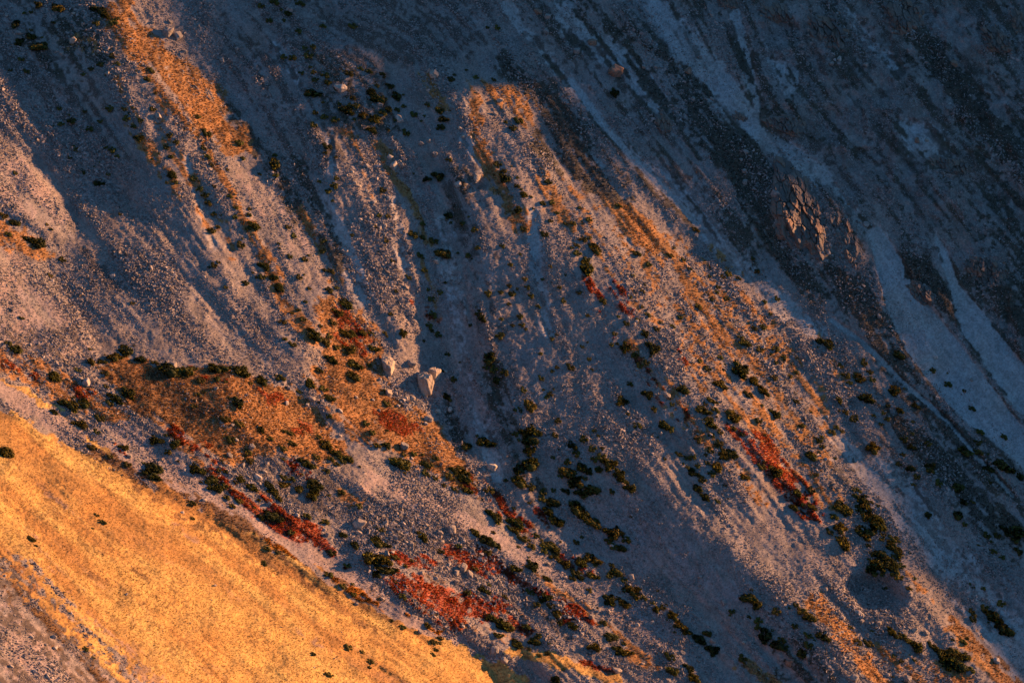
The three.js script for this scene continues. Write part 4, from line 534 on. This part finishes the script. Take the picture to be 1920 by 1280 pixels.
  1741, 967, 8, 1797, 967, 10, 1809, 984, 6, 1850, 1004, 7, 1870, 1005, 7, 1887, 996, 9, 1910, 1002, 11, 1905, 1014, 7, 1911, 1035, 8, 1864, 1035, 6, 1880, 1046, 6, 1645, 976, 8, 1644, 986, 12, 1636, 997, 9, 1654, 1002, 6, 1652, 1010, 5, 1612, 995, 10, 1620, 1001, 9, 1624, 1012, 5, 1629, 1024, 5, 1670, 1020, 9, 1676, 1011, 8, 1680, 1034, 9, 1676, 1044, 6, 1647, 1041, 9, 1635, 1040, 6, 1657, 1037, 5, 1662, 1052, 10, 1655, 1057, 9, 1690, 1061, 7, 1675, 1067, 9, 1680, 1080, 8, 1687, 1082, 6, 1647, 1064, 9, 1637, 1067, 9, 1641, 1075, 6, 1655, 1075, 5, 1585, 1020, 12, 1575, 1012, 8, 1576, 992, 12, 1565, 971, 7, 1620, 965, 10, 1555, 997, 6, 1845, 1104, 5, 1826, 1101, 4, 1846, 1140, 8, 1855, 1152, 9, 1862, 1160, 11, 1877, 1175, 11, 1887, 1187, 10, 1824, 1162, 7, 1877, 1132, 7, 1827, 1155, 6, 1716, 1085, 4, 1705, 1104, 5, 1492, 1135, 6, 1517, 1160, 9, 1507, 1150, 8, 1455, 1147, 7, 1490, 1175, 6, 1545, 1195, 9, 1515, 1192, 7, 1467, 1202, 7, 1455, 1210, 9, 1470, 1215, 8, 1505, 1224, 9, 1515, 1210, 8, 1672, 1187, 9, 1695, 1197, 8, 1610, 1206, 7, 1627, 1207, 8, 1715, 1212, 10, 1722, 1217, 8, 1747, 1210, 8, 1762, 1225, 9, 1775, 1235, 12, 1790, 1247, 12, 1805, 1235, 11, 1785, 1225, 9, 1807, 1205, 6, 1812, 1230, 8, 1780, 1252, 10, 1820, 1257, 8, 1677, 1230, 5, 1690, 1240, 6, 1595, 1177, 5,
];
function shrubShape(seed, leaves) {                                    // a low rounded bush, half width 1: twigs inside, sprays of leaves through its volume
  const r = rng(seed), pos = [], col = [], nor = [], lobes = [];
  for (let i = 0; i < 8; i++) { const a = i * 0.8 + 1.2 * r(), q = 0.15 + 0.62 * r(); lobes.push([q * Math.cos(a), 0.05 + 0.22 * r(), q * Math.sin(a), 0.22 + 0.3 * r() * r() + 0.06]); }
  const tri = (a, b, c, n, k, g) => { for (const p of [a, b, c]) { p.toArray(pos, pos.length); n.toArray(nor, nor.length); col.push(k, k * g, k); } };
  for (let i = 0; i < leaves; i++) {
    const l = lobes[Math.floor(r() * lobes.length)], u = r() * 1.25 - 0.25, a = r() * 6.283, q = Math.sqrt(Math.max(0, 1 - u * u)), e = 0.72 + 0.42 * r();
    const n = new THREE.Vector3(q * Math.cos(a), u, q * Math.sin(a)), c = n.clone().multiplyScalar(l[3] * e).add(new THREE.Vector3(l[0], l[1], l[2]));
    if (c.y < 0) c.y = 0.02;
    const t = new THREE.Vector3(r() - 0.5, r() - 0.3, r() - 0.5).normalize(), b = t.clone().cross(n).normalize(), s = 0.07 + 0.08 * r(), k = 0.45 + 1.1 * r();
    tri(c.clone().addScaledVector(t, s), c.clone().addScaledVector(b, s * 0.7).addScaledVector(t, -s * 0.5), c.clone().addScaledVector(b, -s * 0.7).addScaledVector(t, -s * 0.5), n, k, 0.9 + 0.25 * r());
  }
  for (const l of lobes) {
    const g = new THREE.IcosahedronGeometry(l[3] * 0.82, 1), p = g.attributes.position, v = new THREE.Vector3();
    for (let i = 0; i < p.count; i++) { v.fromBufferAttribute(p, i); const n = v.clone().normalize(); v.add(new THREE.Vector3(l[0], l[1], l[2])); if (v.y < -0.05) v.y = -0.05; v.toArray(pos, pos.length); n.toArray(nor, nor.length); col.push(0.6, 0.6, 0.6); }
  }
  const g = new THREE.BufferGeometry();
  g.setAttribute('position', new THREE.Float32BufferAttribute(pos, 3)); g.setAttribute('normal', new THREE.Float32BufferAttribute(nor, 3)); g.setAttribute('color', new THREE.Float32BufferAttribute(col, 3));
  return g;
}
const BUSH = [401, 402, 403, 404, 405, 406].map((s) => shrubShape(s, 420)), SMALL_BUSH = shrubShape(410, 120);
const LEAF = [col3(0.13, 0.14, 0.032), col3(0.17, 0.165, 0.036), col3(0.095, 0.11, 0.032), col3(0.21, 0.175, 0.038)].map((c, i) => new THREE.MeshPhysicalMaterial({ name: 'evergreen_leaves_' + i, color: c, vertexColors: true, roughness: 1, transmission: 0.4, thickness: 0, specularIntensity: 0.2, side: THREE.DoubleSide }));
function setShrub(x, y, r, rand, pos, quat, scl) {                     // a mat that spreads down the fall line
  const w = depth(x, y), k = metresPer(w), n = normalAt(x, y, 9).lerp(Y, 0.3).normalize(), q = r * k * (1.2 + 0.35 * rand()) * (r > 8 ? 1.15 : 1);
  const o = clamp(Math.round((y - FY0) / FS), 0, FH - 1) * FW + clamp(Math.round((x - FX0) / FS), 0, FW - 1), fx = fallX[o] * 7, fy = fallY[o] * 7;
  const down = at(x + fx, y + fy).sub(at(x - fx, y - fy)).normalize(), across = down.clone().cross(n).normalize(), run = n.clone().cross(across).negate().normalize();
  place(x, y, w, pos); quat.setFromRotationMatrix(new THREE.Matrix4().makeBasis(run, n, run.clone().cross(n))).multiply(new THREE.Quaternion().setFromAxisAngle(Y, (rand() - 0.5) * 1.1 + (rand() < 0.5 ? Math.PI : 0)));
  scl.set(q * (0.9 + 0.7 * rand()), q * (0.6 + 0.4 * rand()), q * (0.75 + 0.4 * rand()));
}
{
  const list = [], rand = rng(99);
  for (let i = 0; i < SHRUBS.length; i += 3) list.push({ x: SHRUBS[i], y: SHRUBS[i + 1], r: SHRUBS[i + 2], i });
  list.sort((a, b) => b.r - a.r || a.i - b.i);
  const big = list.slice(0, 300), small = list.slice(300), pos = new THREE.Vector3(), quat = new THREE.Quaternion(), scl = new THREE.Vector3();
  big.forEach((t, i) => {
    const o = t.o = new THREE.Mesh(BUSH[i % BUSH.length], LEAF[Math.floor(rand() * 4)]);
    o.name = numbered('shrub'); setShrub(t.x, t.y, t.r, rand, o.position, o.quaternion, o.scale);
    tag(o, '', 'shrub', 'evergreen shrubs dotted over the mountainside'); scene.add(shadows(o));
  });
  nameByPlace(big, () => 'dark green shrub', 'green shrub');
  const extra = [], m = new THREE.Matrix4();                           // seedlings and dwarf bushes round the listed ones
  for (const t of list) for (let k = 0; k < 1; k++) if (rand() < 0.5) extra.push({ x: t.x + (rand() - 0.5) * 60, y: t.y + (rand() - 0.5) * 60, r: 2 + 2.4 * rand() });
  const all = [...small, ...extra], im = new THREE.InstancedMesh(SMALL_BUSH, LEAF[0], all.length);
  all.forEach((t, i) => { setShrub(t.x, t.y, t.r, rand, pos, quat, scl); im.setMatrixAt(i, m.compose(pos, quat, scl)); const k = 0.7 + 0.9 * rand(); im.setColorAt(i, col3(k * (1 + 0.4 * rand()), k, k * 0.9)); });
  im.name = 'small_shrubs'; tag(im, 'countless small dark green shrubs scattered over the slope', 'undergrowth', null, 'stuff'); scene.add(shadows(im));
  console.log('shrubs', list.length, all.length);
}

// ------------------------------------------------------------------ loose stones, grass, leaves
function scatter(name, part, label, category, geos, mat, tries, seed, accept) {
  const r = rng(seed), per = geos.map(() => []), m = new THREE.Matrix4(), p = new THREE.Vector3(), q = new THREE.Quaternion(), e = new THREE.Euler(), s = new THREE.Vector3();
  for (let i = 0; i < tries; i++) {
    const x = -60 + 2040 * r(), y = -50 + 1380 * r(), t = accept(x, y, r);
    if (!t) continue;
    const w = depth(x, y), k = metresPer(w);
    place(x, y, w, p); t.turn(e, r); q.setFromEuler(e); s.copy(t.size).multiplyScalar(k); if (t.sink) p.y -= t.sink * s.y;
    per[i % geos.length].push({ m: m.compose(p, q, s).clone(), c: t.c });
  }
  const root = new THREE.Group(); root.name = numbered(name); tag(root, label, category, null, 'stuff'); scene.add(root);
  geos.forEach((g, i) => {
    if (!per[i].length) return;
    const im = new THREE.InstancedMesh(g, mat, per[i].length);
    per[i].forEach((t, j) => { im.setMatrixAt(j, t.m); im.setColorAt(j, t.c); });
    im.name = part; im.userData.kind = 'stuff'; root.add(shadows(im));
  });
  console.log(name, per.map((x) => x.length).join(' '));
}
const anyTurn = (e, r) => e.set(r() * 6.28, r() * 6.28, r() * 6.28), upright = (e, r) => e.set(0.35 * (r() - 0.3), r() * 6.28, -0.35 * (r() - 0.3));
const COARSE = [P([[440, 830], [620, 870], [680, 960], [560, 1000], [450, 910]], 1, 20), P([[620, 940], [860, 970], [960, 1060], [1080, 1150], [1330, 1290], [1000, 1230], [880, 1100], [680, 1020]], 1, 24), P([[640, 290], [740, 330], [760, 450], [680, 440]], 0.8, 20), P([[1480, 1060], [1700, 1130], [1760, 1200], [1600, 1200]], 0.9, 20), P([[300, 640], [620, 700], [560, 730], [420, 690]], 0.6, 20), P([[120, 450], [250, 470], [280, 560], [180, 540]], 0.6, 20), P([[0, 620], [140, 610], [170, 680], [60, 660]], 0.6, 20), P([[180, 250], [240, 330], [350, 480], [260, 440], [120, 260]], 0.6, 20), P([[190, 850], [420, 960], [400, 985], [200, 880]], 0.7, 10)];
const grit = [21, 22, 23].map((s) => facetRock(s, 9, 0.8));
scatter('scree_stones', 'stones', 'loose stones of the scree covering the mountainside', 'scree', grit, new THREE.MeshStandardMaterial({ name: 'loose_stone', color: 0xffffff, roughness: 1, flatShading: true }), 1500000, 801, (x, y, r) => {
  if (grid(spread.yellow, x, y) > 1.1 && r() > 0.06) return null;
  const c = readCover(x, y), veg = Math.max(c.yellow * 0.97, c.tawny * 0.86, c.olive * 0.75, c.red * 0.85, c.heath * 0.8, c.amber), soft = Math.max(c.pale * 0.7, c.fine * 0.1);
  let rough = 0; for (const a of COARSE) rough = Math.max(rough, inside(a, x, y) * a.v);
  const sort = Math.exp(0.5 * noise(x / 75, y / 75, 183) + 0.28 * sample(rillBroad, x, y) + 0.25 * noise(x / 24, y / 24, 184) - 0.45 * Math.max(c.pale, c.fine * 0.7));
  const stony = 0.62 + 0.3 * noise(x / 30, y / 30, 181) + 0.18 * sample(rillMid, x, y) * 0.5;
  if (r() > (1 - veg) * (1 - soft) * clamp(stony + 0.3 * rough)) return null;
  const u = r(), d = (1.5 + 2.7 * u * u + (r() < 0.03 ? 3.5 * r() : 0)) * (1 + 0.75 * rough * r()) * clamp(sort, 0.55, 1.9), k = (0.5 + 0.95 * r()) * (r() < 0.12 ? 0.5 : 1), w = 0.05 * (r() - 0.5);
  return { size: new THREE.Vector3(d * (0.8 + 0.5 * r()), d * (0.55 + 0.4 * r()), d * (0.8 + 0.5 * r())), turn: anyTurn, c: col3(0.27 * k * (1 + w), 0.242 * k, 0.228 * k * (1 - w)) };
});
function tuftShape(seed, n, tall, splay) {
  const r = rng(seed), pos = [], nor = [];
  for (let i = 0; i < n; i++) {
    const a = r() * 6.283, q = 0.25 * r(), l = splay * (0.3 + 0.7 * r()), h = tall * (0.6 + 0.5 * r()), w = 0.10 + 0.08 * r(), cx = Math.cos(a), sz = Math.sin(a);
    const b = [q * cx, 0, q * sz], tip = [q * cx + l * cx, h, q * sz + l * sz];
    pos.push(b[0] - w * sz, 0, b[2] + w * cx, b[0] + w * sz, 0, b[2] - w * cx, ...tip);
    const nn = new THREE.Vector3(cx * h, l + 0.5, sz * h).normalize(); for (let k = 0; k < 3; k++) nn.toArray(nor, nor.length);
  }
  const g = new THREE.BufferGeometry(); g.setAttribute('position', new THREE.Float32BufferAttribute(pos, 3)); g.setAttribute('normal', new THREE.Float32BufferAttribute(nor, 3)); return g;
}
const tufts = [31, 32].map((s) => tuftShape(s, 9, 0.9, 0.75)), leaves = [33, 34].map((s) => tuftShape(s, 12, 0.55, 0.9));
const blade = new THREE.MeshPhysicalMaterial({ name: 'grass_blades', color: 0xffffff, roughness: 1, transmission: 0.45, thickness: 0, specularIntensity: 0.2, side: THREE.DoubleSide });
scatter('grass_tufts', 'tufts', 'dry autumn grass and heather tufts on the slope', 'grass', tufts, blade, 1100000, 802, (x, y, r) => {
  if (Math.max(grid(spread.yellow, x, y) * 0.8, grid(spread.tawny, x, y), grid(spread.olive, x, y) * 0.7, grid(spread.heath, x, y)) < r() * 1.3) return null;
  const c = readCover(x, y), t = c.tawny * (1 - c.yellow), d = Math.max(c.yellow * 0.55, t * 0.7, c.olive * 0.6, c.heath * 0.85);
  if (r() > d) return null;
  const s = (1.5 + 1.9 * r()) * (1 - 0.35 * c.yellow), k = c.yellow > 0.5 ? 0.4 + 0.95 * r() : 0.7 + 0.6 * r(), p = r() < c.heath * 0.8 ? PAINT.heath : c.yellow > 0.5 ? PAINT.yellow : r() < t ? PAINT.tawny : c.olive > 0.3 ? PAINT.olive : PAINT.tawny, green = r() < 0.16 && c.yellow < 0.5 ? 0.45 : 1;
  return { size: new THREE.Vector3(s, s * 0.8, s), turn: upright, c: col3(p[0] * k * green, p[1] * k * (green < 1 ? 0.75 : 1), p[2] * k) };
});
scatter('bilberry_leaves', 'leaves', 'red autumn bilberry leaves in patches on the slope', 'bilberry', leaves, blade, 1800000, 803, (x, y, r) => {
  if (Math.max(grid(spread.red, x, y), grid(spread.amber, x, y)) < 0.15) return null;
  const c = readCover(x, y), d = Math.max(c.red * 0.9, c.amber * 0.95);
  if (d < 0.05 || r() > d) return null;
  const s = (1.6 + 2.6 * r()) * (1 + 0.4 * noise(x / 12, y / 12, 191)), k = 0.5 + 0.8 * r(), o = c.amber > c.red ? [0.55, 0.22, 0.02] : r() < 0.5 ? [0.66, 0.115, 0.03] : r() < 0.45 ? [0.64, 0.22, 0.045] : r() < 0.3 ? [0.17, 0.11, 0.03] : [0.60, 0.045, 0.045];
  return { size: new THREE.Vector3(s, s * 0.8, s), turn: upright, c: col3(o[0] * k, o[1] * k, o[2] * k) };
});
renderer.render(scene, camera);
